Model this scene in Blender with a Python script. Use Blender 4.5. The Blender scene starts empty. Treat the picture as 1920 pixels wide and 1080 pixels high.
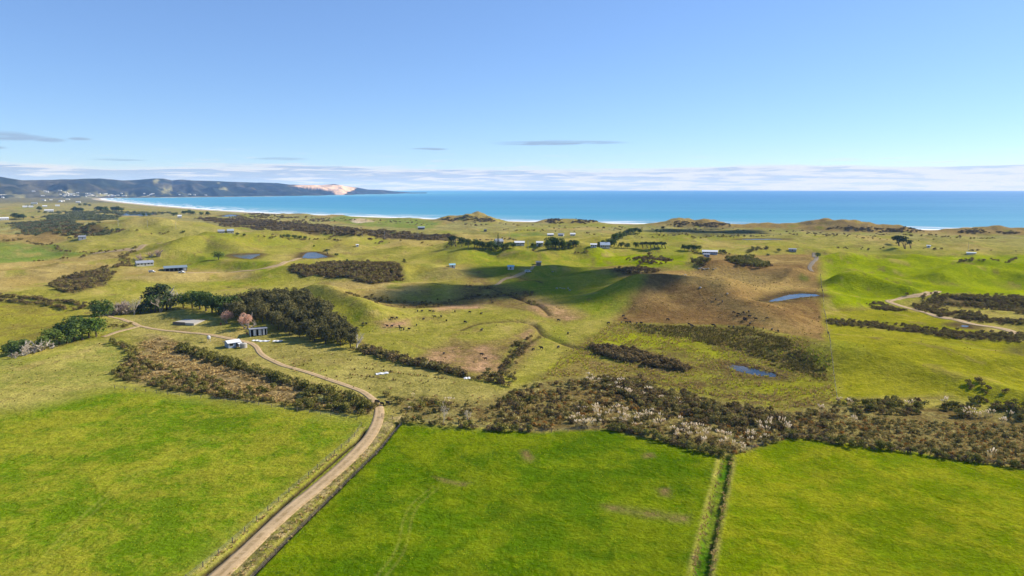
import bpy, bmesh, math, random
import numpy as np
from mathutils import Vector, Matrix

# ------------------------------------------------------------------ camera, sky, sun, exposure
scn = bpy.context.scene
COL = scn.collection
R = math.radians
CAM_Z, FPX, LEVEL = 76.0, 1280.0, 353.8          # camera height, focal length in photo pixels, eye-level row
PITCH = math.atan((540 - LEVEL) / FPX)
SUN_AZ, SUN_EL = R(66), R(33.5)                    # to the right of the view direction, above the horizon

cd = bpy.data.cameras.new('camera'); cam = bpy.data.objects.new('camera', cd); COL.objects.link(cam)
cam.location = (0, 0, CAM_Z); cam.rotation_euler = (math.pi / 2 - PITCH, 0, 0)
cd.sensor_width = 36; cd.lens = 36 * FPX / 1920; cd.clip_start = 1; cd.clip_end = 120000
scn.camera = cam
vs = scn.view_settings
vs.view_transform = 'Standard'; vs.look = 'None'; vs.gamma = 1; vs.use_curve_mapping = False
vs.exposure = 0.75
scn.cycles.volume_bounces = 1

w = bpy.data.worlds.new('World'); scn.world = w; w.use_nodes = True


class NT:
    """tiny helper round a node tree"""
    def __init__(s, nt): s.nt = nt; nt.nodes.clear()
    def n(s, t, **kw):
        x = s.nt.nodes.new(t)
        for k, v in kw.items():
            if k.startswith('i_'):
                x.inputs[k[2:].replace('_', ' ')].default_value = v
            else: setattr(x, k, v)
        return x
    def l(s, a, b): s.nt.links.new(a, b)
    def m(s, op, a, b=None, c=None, clamp=False):
        x = s.nt.nodes.new('ShaderNodeMath'); x.operation = op; x.use_clamp = clamp
        for i, v in enumerate((a, b, c)):
            if v is None: continue
            if hasattr(v, 'is_linked'): s.l(v, x.inputs[i])
            else: x.inputs[i].default_value = v
        return x.outputs[0]
    def mix(s, f, a, b, mode='MIX'):
        x = s.nt.nodes.new('ShaderNodeMix'); x.data_type = 'RGBA'; x.blend_type = mode
        for i, v in ((0, f), (6, a), (7, b)):
            if hasattr(v, 'is_linked'): s.l(v, x.inputs[i])
            elif i == 0: x.inputs[0].default_value = v
            else: x.inputs[i].default_value = (*v[:3], 1)
        return x.outputs[2]
    def noise(s, vec, scale, detail=3, rough=.55, dist=0):
        x = s.nt.nodes.new('ShaderNodeTexNoise'); x.inputs['Scale'].default_value = scale
        x.inputs['Detail'].default_value = detail; x.inputs['Roughness'].default_value = rough
        x.inputs['Distortion'].default_value = dist
        if vec is not None: s.l(vec, x.inputs['Vector'])
        return x.outputs['Fac']
    def ss(s, v, lo, hi, a=0., b=1.):
        x = s.nt.nodes.new('ShaderNodeMapRange'); x.interpolation_type = 'SMOOTHSTEP'
        s.l(v, x.inputs[0])
        for i, q in enumerate((lo, hi, a, b)): x.inputs[i + 1].default_value = q
        return x.outputs[0]


def lin(c):
    out = []
    for v in c:
        v = v / 255.
        out.append(v / 12.92 if v <= .04045 else ((v + .055) / 1.055) ** 2.4)
    return out


def build_world():
    t = NT(w.node_tree)
    sky = t.n('ShaderNodeTexSky'); sky.sky_type = 'NISHITA'; sky.sun_disc = False
    sky.sun_elevation = SUN_EL; sky.sun_rotation = SUN_AZ
    sky.altitude = 0; sky.air_density = 0.65; sky.dust_density = 0.05; sky.ozone_density = 5.0
    tc = t.n('ShaderNodeTexCoord')
    sp = t.n('ShaderNodeSeparateXYZ'); t.l(tc.outputs['Generated'], sp.inputs[0])
    az = t.m('MULTIPLY', t.m('ARCTAN2', sp.outputs[0], sp.outputs[1]), 57.2958)
    el = t.m('MULTIPLY', t.m('ARCSINE', sp.outputs[2]), 57.2958)
    cv = t.n('ShaderNodeCombineXYZ'); t.l(t.m('MULTIPLY', az, .05), cv.inputs[0]); t.l(t.m('MULTIPLY', el, 1.1), cv.inputs[1])
    cv2 = t.n('ShaderNodeCombineXYZ'); t.l(t.m('MULTIPLY', az, .17), cv2.inputs[0]); t.l(t.m('MULTIPLY', el, 2.9), cv2.inputs[1])
    n1 = t.noise(cv.outputs[0], 1.3, 5, .55, .3)
    n2 = t.noise(cv2.outputs[0], 1.5, 6, .6, .4)
    # low bank of layered cloud that rings the horizon
    top = t.m('ADD', t.m('MULTIPLY', t.m('SUBTRACT', n1, .5), 2.2), 1.75)
    edge = t.m('SUBTRACT', top, el)
    bank = t.m('MULTIPLY', t.ss(edge, -.12, .25), t.ss(n2, .22, .5, .55, 1.))
    streak = t.m('MULTIPLY', t.ss(n2, .56, .74), t.m('MULTIPLY', t.ss(el, 0.2, 1.6), t.ss(el, 3.4, 2.0)))
    crest = t.m('MULTIPLY', t.ss(edge, .34, .02), t.ss(edge, -.16, .05))
    bank = t.m('MULTIPLY', bank, .82)
    streak = t.m('MULTIPLY', streak, .75)
    bw = t.n('ShaderNodeRGBToBW'); t.l(sky.outputs[0], bw.inputs[0])        # soft shoulder, as the camera's own tone curve gives
    sh = t.m('POWER', t.m('MAXIMUM', bw.outputs[0], .05), -.32); shc = t.n('ShaderNodeCombineColor')
    for i in range(3): t.l(sh, shc.inputs[i])
    skyc = t.mix(1., t.mix(1., sky.outputs[0], shc.outputs[0], 'MULTIPLY'), (1., .985, .985), 'MULTIPLY')
    k = 3.75                                          # cloud radiance relative to the unscaled sky
    grey = [v * k for v in lin((172, 190, 226))]; white = [v * k for v in lin((238, 241, 250))]
    lum = t.ss(t.m('ADD', n2, t.m('ADD', t.m('MULTIPLY', crest, .22), t.m('MULTIPLY', az, .0022))), .43, .59)
    ccol = t.mix(lum, grey, white)
    c1 = t.mix(bank, skyc, ccol)
    c2 = t.mix(streak, c1, white)
    # a few separate lens clouds: azimuth, elevation, half width, half height (degrees)
    lens = [(4.0, 3.72, 5.8, .20), (-6.8, 3.22, 1.7, .10), (-18.4, 2.3, 2.2, .12), (-29.6, 2.05, 1.9, .07),
            (-35.9, 3.45, 2.6, .30), (-33.6, 3.3, 1.1, .20), (-37.5, 4.5, 1.3, .18), (-31.8, 3.45, .8, .12), (-36.9, 2.7, 1.0, .12),
            (-58, 4, 4, .3), (52, 3.6, 5, .25), (100, 4, 6, .3), (-110, 3.5, 6, .3), (160, 4, 6, .3)]
    acc = None
    for a0, e0, hw, hh in lens:
        dx = t.m('DIVIDE', t.m('SUBTRACT', az, a0), hw)
        dy = t.m('DIVIDE', t.m('SUBTRACT', t.m('ADD', el, t.m('MULTIPLY', t.m('SUBTRACT', n2, .5), 2.2 * hh)), e0), hh)
        d = t.m('ADD', t.m('MULTIPLY', dx, dx), t.m('MULTIPLY', dy, dy))
        v = t.ss(d, 1.2, .15)
        acc = v if acc is None else t.m('MAXIMUM', acc, v)
    lensc = [v * k for v in lin((160, 184, 216))]
    c3 = t.mix(t.m('MULTIPLY', acc, t.ss(n2, .3, .6, .35, .85)), c2, lensc)
    bg = t.n('ShaderNodeBackground'); t.l(c3, bg.inputs[0]); bg.inputs[1].default_value = 0.15
    out = t.n('ShaderNodeOutputWorld'); t.l(bg.outputs[0], out.inputs[0])


build_world()
sd = bpy.data.lights.new('sun', 'SUN'); sun = bpy.data.objects.new('sun', sd); COL.objects.link(sun)
sd.energy = 4.3; sd.angle = R(.53); sd.color = (1, .945, .86)
SUN_DIR = Vector((math.sin(SUN_AZ) * math.cos(SUN_EL), math.cos(SUN_AZ) * math.cos(SUN_EL), math.sin(SUN_EL)))
sun.rotation_euler = SUN_DIR.to_track_quat('Z', 'Y').to_euler(); sun.location = (200, 100, 400)

# ------------------------------------------------------------------ helpers: noise, geometry, pixels to places
rng = np.random.default_rng(11)


def perlin(x, y, seed=0):
    xi = np.floor(x).astype(np.int64); yi = np.floor(y).astype(np.int64)
    xf = x - xi; yf = y - yi
    def g(ix, iy):
        h = (ix * 374761393 + iy * 668265263 + seed * 982451653) & 0x7fffffff
        h = ((h ^ (h >> 13)) * 1274126177) & 0x7fffffff
        a = (h ^ (h >> 16)) * (2 * math.pi / 65536.)
        return np.cos(a), np.sin(a)
    u = xf * xf * xf * (xf * (xf * 6 - 15) + 10); v = yf * yf * yf * (yf * (yf * 6 - 15) + 10)
    def d(ox, oy):
        gx, gy = g(xi + ox, yi + oy)
        return gx * (xf - ox) + gy * (yf - oy)
    a = d(0, 0) * (1 - u) + d(1, 0) * u
    b = d(0, 1) * (1 - u) + d(1, 1) * u
    return (a * (1 - v) + b * v) * 1.5


def fbm(x, y, seed=0, oct=4, gain=.5):
    s = 0; a = 1; t = 0
    for i in range(oct):
        s = s + a * perlin(x * 2 ** i, y * 2 ** i, seed + i); t += a; a *= gain
    return s / t


def sstep(x, a, b):
    t = np.clip((x - a) / (b - a), 0, 1)
    return t * t * (3 - 2 * t)


def ray(px, py):
    u = (np.asarray(px, float) - 960) / FPX; v = (540 - np.asarray(py, float)) / FPX
    cp, sp_ = math.cos(PITCH), math.sin(PITCH)
    return u, cp + v * sp_, -sp_ + v * cp


def flat(px, py, z=6.0):
    x, y, zz = ray(px, py)
    t = (z - CAM_Z) / np.minimum(zz, -1e-4)
    return x * t, y * t


def to_px(x, y, z):
    cp, sp_ = math.cos(PITCH), math.sin(PITCH)
    dz = z - CAM_Z
    f = y * cp - dz * sp_; u = y * sp_ + dz * cp
    return 960 + FPX * x / f, 540 - FPX * u / f


def poly_sd(X, Y, poly, far=1e9):
    """signed distance to a polygon (positive inside)"""
    P = np.asarray(poly, float); out = np.full(X.shape, -far)
    lo = P.min(0) - far * (far < 1e8); hi = P.max(0) + far * (far < 1e8)
    if far < 1e8:
        sel = (X > lo[0]) & (X < hi[0]) & (Y > lo[1]) & (Y < hi[1])
    else: sel = np.ones(X.shape, bool)
    x = X[sel]; y = Y[sel]
    if x.size == 0: return out
    d2 = np.full(x.shape, 1e18); ins = np.zeros(x.shape, bool)
    for i in range(len(P)):
        ax, ay = P[i - 1]; bx, by = P[i]
        ex, ey = bx - ax, by - ay
        t = np.clip(((x - ax) * ex + (y - ay) * ey) / max(ex * ex + ey * ey, 1e-9), 0, 1)
        d2 = np.minimum(d2, (x - ax - t * ex) ** 2 + (y - ay - t * ey) ** 2)
        c = (ay > y) != (by > y)
        if abs(ey) > 1e-12: ins ^= c & (x < ex * (y - ay) / ey + ax)
    d = np.sqrt(d2)
    out[sel] = np.where(ins, d, -d)
    return out


def line_d(X, Y, line, far=40.):
    """distance to a polyline, position along it"""
    P = np.asarray(line, float); out = np.full(X.shape, far); side = np.zeros(X.shape)
    for i in range(1, len(P)):
        ax, ay = P[i - 1]; bx, by = P[i]
        sel = np.nonzero((X > min(ax, bx) - far) & (X < max(ax, bx) + far) & (Y > min(ay, by) - far) & (Y < max(ay, by) + far))[0]
        if sel.size == 0: continue
        x = X[sel]; y = Y[sel]; ex, ey = bx - ax, by - ay
        t = np.clip(((x - ax) * ex + (y - ay) * ey) / max(ex * ex + ey * ey, 1e-9), 0, 1)
        d = np.hypot(x - ax - t * ex, y - ay - t * ey)
        up = d < out[sel]
        out[sel[up]] = d[up]
        side[sel[up]] = np.sign(ex * (y - ay) - ey * (x - ax))[up]
    return out, side


def smooth_line(P, step):
    P = [np.array(p, float) for p in P]
    Q = [2 * P[0] - P[1]] + P + [2 * P[-1] - P[-2]]
    out = []
    for i in range(1, len(Q) - 2):
        n = max(1, int(np.linalg.norm(Q[i + 1] - Q[i]) / step))
        for k in range(n):
            t = k / n
            out.append(.5 * (2 * Q[i] + (Q[i + 1] - Q[i - 1]) * t + (2 * Q[i - 1] - 5 * Q[i] + 4 * Q[i + 1] - Q[i + 2]) * t * t
                             + (3 * Q[i] - Q[i - 1] - 3 * Q[i + 1] + Q[i + 2]) * t ** 3))
    out.append(P[-1])
    return np.array(out)


# ------------------------------------------------------------------ the lie of the land
coast_px = [(2600, 442), (2100, 437), (1920, 434.5), (1700, 431), (1500, 426.5), (1300, 422), (1100, 418.5), (960, 415.5), (830, 412), (720, 408),
            (600, 404), (480, 399), (400, 394), (300, 386), (230, 379.5), (195, 375.2), (185, 372.6), (205, 371.4), (300, 370.6), (400, 369.6),
            (480, 368.6), (560, 367.6), (640, 366), (700, 364.6), (760, 363.2), (800, 362.8), (770, 361.6), (600, 360.5)]
cx_, cy_ = flat([p[0] for p in coast_px], [p[1] for p in coast_px], 0.0)
COAST = list(zip(cx_, cy_))
SEA = COAST + [(-3000, 40000), (40000, 40000), (40000, COAST[0][1])]

# knolls and dunes: photo column, row of the foot, height, half width, half depth (metres)
BUMPS = [(1260, 585, 8, 55, 32), (1400, 570, 8, 60, 30), (1330, 522, 7, 75, 45), (1480, 515, 6, 60, 40), (1330, 560, 2, 60, 30),
         (1650, 512, 6, 48, 24), (1810, 532, 6, 48, 20), (1600, 550, 5, 34, 17), (1920, 525, 7, 50, 26), (1730, 500, 4, 60, 30), (1700, 545, 4, 36, 15),
         (1620, 690, 2.5, 40, 22), (1760, 700, 2.5, 55, 24), (1900, 715, 3, 50, 22),
         (930, 487, 9, 90, 40), (1075, 483, 9, 80, 42), (1200, 480, 7, 80, 40), (1010, 520, 6, 75, 34), (1110, 545, 4, 60, 30),
         (690, 545, 6, 60, 30), (640, 575, 4, 45, 22), (800, 520, 5, 70, 35), (560, 500, 5, 70, 40),
         (370, 482, 13, 85, 60), (210, 455, 13, 120, 75), (300, 452, 11, 100, 70), (480, 470, 8, 110, 60), (640, 465, 8, 110, 60),
         (330, 612, 5, 45, 22), (460, 630, 3, 40, 20), (100, 470, 5, 90, 60), (760, 560, 3, 50, 24), (540, 610, 3, 40, 25),
         (1550, 455, 6, 120, 60), (1750, 452, 7, 120, 60), (1350, 455, 6, 120, 70), (1480, 480, 7, 60, 40)]
DUNES = [(868, 414.5, 17, 62, 60), (905, 416, 9, 35, 60), (1040, 418, 8, 40, 50), (1092, 418.5, 7, 45, 50), (1280, 423, 13, 60, 55), (1335, 425, 8, 50, 50),
         (1420, 427, 7, 60, 40), (1500, 428, 7, 60, 40), (1572, 431, 15, 50, 50), (1625, 434, 10, 55, 50), (1700, 436, 7, 45, 40), (1820, 438, 9, 36, 45),
         (1888, 438, 10, 26, 40), (1960, 440, 9, 50, 45), (610, 406, 6, 60, 50), (545, 403, 6, 60, 50), (680, 415, 6, 50, 40), (760, 410, 4, 60, 40)]


RIDGES = [([(1190, 570), (1235, 566), (1290, 570), (1345, 574), (1400, 590), (1450, 612)], 7.5, 21), ([(1230, 536), (1280, 528), (1340, 524), (1420, 526), (1500, 532)], 6, 18), ([(1450, 580), (1500, 578), (1545, 578)], 2, 14),
          ([(1560, 684), (1640, 702), (1720, 718), (1800, 732), (1880, 752), (1960, 776)], 3.6, 14), ([(1570, 652), (1700, 656), (1850, 672), (1960, 684)], 2.4, 18), ([(1560, 508), (1640, 500), (1760, 508), (1850, 512)], 7, 16), ([(1570, 546), (1630, 548), (1700, 560)], 6, 11),
          ([(1760, 534), (1830, 526), (1920, 532), (2000, 542)], 7, 14), ([(850, 498), (930, 486), (1000, 494), (1070, 486), (1120, 490)], 7, 17), ([(960, 532), (1040, 522), (1100, 530), (1150, 528)], 4.5, 14), ([(690, 532), (790, 522), (850, 532)], 5, 14), ([(590, 566), (650, 582), (700, 608)], 5, 10),
          ([(100, 456), (200, 448), (330, 452)], 5, 26), ([(330, 486), (400, 478), (455, 486)], 6, 22), ([(470, 500), (540, 512), (600, 530)], 3, 16), ([(1130, 500), (1200, 492), (1280, 496)], 4, 18), ([(720, 480), (800, 474), (860, 478)], 5, 24), ([(480, 462), (570, 458), (660, 462)], 5, 26)]


def base_height(X, Y):
    r = np.hypot(X, Y)
    sea = poly_sd(X, Y, SEA)
    h = 6 + 1.2 * fbm(X / 160, Y / 160, 3, 3)
    roll = sstep(r, 230, 430)
    # wind-blown dune country: oblique ridges with rounded crests
    xr = X * .86 + Y * .5; yr = -X * .5 + Y * .86
    rid = fbm(xr / 72 + .4 * perlin(X / 120, Y / 120, 9), yr / 46, 21, 3, .38)
    rid2 = 1 - np.abs(perlin(xr / 125 + .5 * perlin(X / 90, Y / 90, 5), yr / 62, 33))
    amp = np.where(r < 800, 1., 1.) * sstep(r, 280, 600)
    h = h + roll * 3.6 * rid + amp * 4.6 * (rid2 ** 2 - .45)
    wob = [.35 * perlin(X / 45, Y / 45, 300 + i) for i in range(3)]; wr = perlin(X / 48, Y / 48, 311)
    for ib, (px, py, hh, a, b) in enumerate(BUMPS):
        bx, by = flat(px, py); by += b * .6
        ca, sa = by / math.hypot(bx, by), bx / math.hypot(bx, by)
        dx = (X - bx) * ca - (Y - by) * sa; dy = (X - bx) * sa + (Y - by) * ca
        q = (dx / a) ** 2 + (dy / b) ** 2 + wob[ib % 3]
        h = h + hh * np.exp(-np.maximum(q, 0))
    for px, hh, wd in RIDGES:
        lx, ly = flat([p[0] for p in px], [p[1] for p in px])
        L = smooth_line(list(zip(lx, ly)), 6.)
        dl_, sd_ = line_d(X, Y, L, wd * 3.2)
        ww = wd * (1 + .35 * wr)
        h = h + hh * (1 + .8 * wob[int(wd) % 3]) * np.exp(-np.abs(dl_ / ww) ** 1.7)
    # back-dune ridge and single dunes beside the beach
    dl = -sea
    h = 1.2 + (h - 1.2) * (.12 + .88 * sstep(dl, 60, 620))
    h = h * sstep(dl, -10, 160) + .5 * np.exp(-((dl - 95) / 45.) ** 2) * (1 + .9 * fbm(X / 60, Y / 60, 41, 3)) * sstep(4500 - r, 0, 2000)
    dsum = 0
    for px, py, hh, a, b in DUNES:
        bx, by = flat(px, py); by += 20
        q = ((X - bx) / a) ** 2 + ((Y - by) / b) ** 2 + wob[int(px) % 3] * 1.5
        dsum = dsum + hh * np.exp(-np.maximum(q, 0))
    h = h + dsum * sstep(dl, 12, 70) * (1 + .25 * fbm(X / 22, Y / 22, 51, 2))
    # far flats lie low; land rises to the village slopes at the left
    h = h * (1 - .55 * sstep(r, 2200, 3600)) + .3 + .8 * sstep(dl, 0, 60)
    h = np.where(sea > 0, -.02 * np.minimum(sea, 300) - .3, np.maximum(h, .35 * np.minimum(dl, 9) * .35 + .05))
    return h, sea


# fan of rows and columns, fine where the picture is fine
AP = 40.
rows = []; d = 40.
while d < 7400:
    rows.append(d)
    if d < 112: d += 1.6
    else: d += min((d * d + 4900) / 70. * .00115, 8.5 if d < 2300 else 8.5 + (d - 2300) * .02)
ROW = np.array(rows) + AP
CA = np.linspace(R(-43.5), R(43.5), 980)
NR, NC = len(ROW), len(CA)
GX = (ROW[:, None] * np.sin(CA)[None]).ravel(); GY = (ROW[:, None] * np.cos(CA)[None] - AP).ravel()
GH, GSEA = base_height(GX, GY)


def hgt(x, y, H=None):
    H = (GH if H is None else H).reshape(NR, NC)
    x = np.asarray(x, float); y = np.asarray(y, float)
    r = np.hypot(x, y + AP); a = np.arctan2(x, y + AP)
    fi = np.interp(r, ROW, np.arange(NR)); fj = np.interp(a, CA, np.arange(NC))
    i = np.clip(fi.astype(int), 0, NR - 2); j = np.clip(fj.astype(int), 0, NC - 2)
    u = fi - i; v = fj - j
    return (H[i, j] * (1 - u) + H[i + 1, j] * u) * (1 - v) + (H[i, j + 1] * (1 - u) + H[i + 1, j + 1] * u) * v


TS = np.concatenate([[0], np.geomspace(45, 7000, 900)])


def at(px, py):
    """where the line of sight through a photo point first meets the ground: x, y"""
    px = np.atleast_1d(np.asarray(px, float)); py = np.atleast_1d(np.asarray(py, float))
    dx, dy, dz = ray(px, py)
    x = dx[:, None] * TS; y = dy[:, None] * TS; z = CAM_Z + dz[:, None] * TS
    hh = hgt(x, y)
    below = (z < np.maximum(hh, 0)); below[:, 0] = False; below[:, -1] = True
    k = below.argmax(1); i = np.arange(len(px))
    g0 = z[i, k - 1] - np.maximum(hh[i, k - 1], 0); g1 = z[i, k] - np.maximum(hh[i, k], 0)
    f = np.clip(g0 / np.maximum(g0 - g1, 1e-6), 0, 1)
    t = TS[k - 1] + f * (TS[k] - TS[k - 1])
    return dx * t, dy * t


def place(px, py):
    x, y = at([px], [py]); x = float(x[0]); y = float(y[0])
    return Vector((x, y, float(hgt(x, y))))


def world_poly(pts):
    """outline given by photo points, refined, laid on the ground"""
    P = []
    for i in range(len(pts)):
        a = pts[i]; b = pts[(i + 1) % len(pts)]
        n = max(1, int(math.hypot(b[0] - a[0], b[1] - a[1]) / 40))
        for k in range(n): P.append((a[0] + (b[0] - a[0]) * k / n, a[1] + (b[1] - a[1]) * k / n))
    x, y = at([p[0] for p in P], [p[1] for p in P])
    return list(zip(x, y))


def world_line(pts, step=2.0):
    x, y = at([p[0] for p in pts], [p[1] for p in pts])
    return smooth_line(list(zip(x, y)), step)


# ------------------------------------------------------------------ water lying in hollows, drains and tracks cut into the land
PONDS = [('pond', 'blue pond with reedy edge left of centre beyond the lone tree', [(434, 481), (442, 475), (458, 473), (480, 475), (488, 479), (470, 482), (452, 483)]),
         ('pond', 'small blue pond on the green rise above the dark scrub', [(566, 480), (574, 475.5), (592, 475), (612, 478), (614, 481), (590, 482)]),
         ('pond', 'shallow grey-blue pond on the brown hilltop beside the vivid pasture', [(1440, 552), (1452, 547), (1478, 545), (1505, 547), (1530, 552), (1536, 557), (1500, 558), (1465, 557)]),
         ('pond', 'dark blue pond in the lime green marsh', [(1362, 689), (1375, 684), (1400, 688), (1430, 695), (1454, 700), (1452, 707), (1420, 704), (1385, 697)]),
         ('pond', 'thin strip of pale water on the far flats near the beach dunes', [(1384, 447.5), (1400, 445.6), (1440, 446.5), (1476, 448.6), (1470, 450), (1420, 449.3)]),
         ('pond', 'pale lagoon among dark trees on the far left flats', [(222, 402.5), (235, 399.5), (262, 399), (290, 401), (276, 404), (244, 404)]),
         ('pond', 'small pool beside the winding track on the right', [(1799, 611), (1808, 609), (1818, 611), (1812, 613.5)]),
         ('pond', 'narrow far pool beside brown scrub on the left', [(415, 404.5), (432, 402.5), (448, 403.5), (440, 406), (424, 406)])]
pond_geo = []
for nm, lb, px in PONDS:
    wp = world_poly(px)
    cx = np.mean([p[0] for p in wp]); cy = np.mean([p[1] for p in wp])
    wp = [((p[0] - cx) * 1.04 + cx, (p[1] - cy) * 1.04 + cy) for p in wp]
    lev = float(np.percentile(hgt([p[0] for p in wp], [p[1] for p in wp]), 30))
    lev = max(lev, .8)
    sdp = poly_sd(GX, GY, wp, 60.)
    rad = 10 + .006 * np.hypot(cx, cy)
    k = sstep(sdp, -rad * 2.2, -1.0)
    GH = GH * (1 - k) + (lev + .25) * k
    GH = np.where(sdp > 0, lev - np.minimum(sdp * .25, .6) - .02, GH)
    pond_geo.append((nm, lb, wp, lev))

ROAD_PX = [(250, 1230), (330, 1150), (400, 1088), (452, 1040), (502, 992), (549, 951), (601, 909), (655, 861), (690, 822), (706, 795), (711, 772), (708, 760), (700, 750), (680, 735),
           (652, 724), (620, 713), (588, 702), (555, 692), (530, 685), (510, 676), (496, 669), (487, 661), (481, 651), (472, 644.5), (462, 642), (445, 638), (410, 631), (375, 625.5), (340, 622.5),
           (312, 620), (290, 617), (270, 613), (250, 606), (235, 601), (220, 597), (205, 593)]
road = world_line(ROAD_PX, 1.5)
drain_l = world_line([(215, 1225), (290, 1150), (372, 1085), (440, 1029), (500, 974), (560, 920), (610, 877), (650, 842), (672, 824), (684, 806)], 2.)
drain_r = world_line([(330, 1230), (400, 1150), (462, 1085), (517, 1029), (575, 972), (640, 908), (700, 850), (730, 815), (750, 791)], 2.)
ditch = world_line([(1290, 1240), (1303, 1140), (1313, 1080), (1328, 1010), (1343, 945), (1355, 895), (1362, 858)], 2.)
dL, sL = line_d(GX, GY, drain_l, 8.); dR_, sR = line_d(GX, GY, drain_r, 8.); dD, sD = line_d(GX, GY, ditch, 8.)
dRoad, sRoad = line_d(GX, GY, road, 14.)
CREEKS = [world_line(c, 3.) for c in ([(1092, 655), (1050, 641), (1018, 627), (1002, 609), (975, 602), (930, 603), (890, 608), (864, 618)], [(1012, 628), (985, 645), (962, 658), (948, 678), (936, 695), (905, 706), (870, 705)],
          [(915, 538), (940, 548), (965, 557), (1000, 570), (1030, 590)], [(958, 518), (985, 524), (1020, 530)], [(700, 566), (760, 572), (840, 566), (900, 552)], [(520, 546), (470, 540), (420, 536)])]
dC = np.full(GX.shape, 30.)
for c in CREEKS: dC = np.minimum(dC, line_d(GX, GY, c, 30.)[0])
jit = 1 + .35 * fbm(GX / 3, GY / 3, 71, 3)
GH = GH - .9 * np.exp(-(dC / 1.8) ** 2)
GH = GH - .75 * np.exp(-(dL / (.55 * jit)) ** 2) - .95 * np.exp(-(dR_ / (.75 * jit)) ** 2) - .95 * np.exp(-(dD / (1.35 * jit)) ** 4)
GH = GH + .12 * np.exp(-((dD - 2.5) / .8) ** 2) * jit

# ------------------------------------------------------------------ ground cover: what grows or lies where (two tones per cover, how patchy)
K = .74
COVER = {  # tone a, tone b (as seen in full sun), clumpiness 0..1
    'pasture': ((180, 166, 76), (154, 148, 56), .5), 'coastgrass': ((172, 164, 96), (146, 134, 80), .55),
    'lush_left': ((108, 134, 16), (158, 156, 42), .55), 'lush_mid': ((88, 116, 4), (126, 138, 16), .5), 'lush_right': ((114, 132, 6), (150, 150, 24), .5),
    'dry': ((184, 170, 84), (150, 150, 64), .5), 'dry_green': ((168, 160, 54), (150, 134, 58), .5), 'knoll': ((182, 166, 88), (150, 140, 68), .55),
    'straw': ((194, 170, 100), (176, 150, 82), .35), 'gully': ((180, 154, 104), (124, 104, 62), .9),
    'brown': ((132, 102, 60), (164, 132, 78), .6), 'brown_straw': ((188, 158, 92), (156, 128, 74), .6),
    'marsh': ((154, 148, 52), (122, 102, 60), .9), 'lime': ((166, 166, 30), (146, 140, 42), .5), 'rush': ((90, 84, 46), (124, 116, 52), .8), 'rush_brown': ((134, 110, 68), (158, 140, 70), .9),
    'wet_belt': ((126, 106, 60), (156, 142, 80), .9), 'vivid': ((158, 166, 4), (134, 148, 4), .4), 'green_hill': ((166, 158, 38), (140, 138, 26), .45),
    'mid_green': ((136, 146, 34), (166, 158, 54), .45), 'soil': ((204, 160, 116), (160, 130, 84), .8), 'soil_red': ((142, 116, 72), (120, 120, 50), .95),
    'scrub_floor': ((88, 74, 50), (112, 98, 58), .7), 'dark_field': ((122, 116, 70), (104, 100, 62), .3), 'field_green': ((124, 142, 56), (144, 150, 70), .3),
    'sand': ((214, 200, 178), (196, 180, 154), .3), 'pale_sand': ((226, 206, 172), (206, 182, 142), .4), 'mud': ((60, 50, 36), (84, 70, 48), .4), 'ditch_green': ((80, 124, 16), (120, 134, 36), .8),
    'verge': ((188, 164, 112), (120, 112, 60), .95), 'edge_straw': ((196, 176, 96), (160, 156, 62), .6), 'village': ((132, 128, 92), (96, 98, 70), .8), 'pond_rim': ((96, 78, 52), (120, 104, 58), .6)}
ck = list(COVER)
CA_ = np.array([[v * K for v in lin(COVER[c][0])] for c in ck]); CB_ = np.array([[v * K for v in lin(COVER[c][1])] for c in ck]); CP_ = np.array([COVER[c][2] for c in ck])
N = GX.size
colA = np.tile(CA_[0], (N, 1)); colB = np.tile(CB_[0], (N, 1)); pat = np.full(N, CP_[0])
GR = np.hypot(GX, GY)
wx = GX + (.006 * GR + .4) * fbm(GX / (8 + .02 * GR), GY / (8 + .02 * GR), 81, 3); wy = GY + (.012 * GR + .4) * fbm(GX / (8 + .02 * GR), GY / (8 + .02 * GR), 91, 3)


def paint(c, m):
    global colA, colB, pat
    i = ck.index(c); m = np.clip(m, 0, 1)
    colA = colA * (1 - m[:, None]) + CA_[i] * m[:, None]; colB = colB * (1 - m[:, None]) + CB_[i] * m[:, None]; pat = pat * (1 - m) + CP_[i] * m


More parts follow.
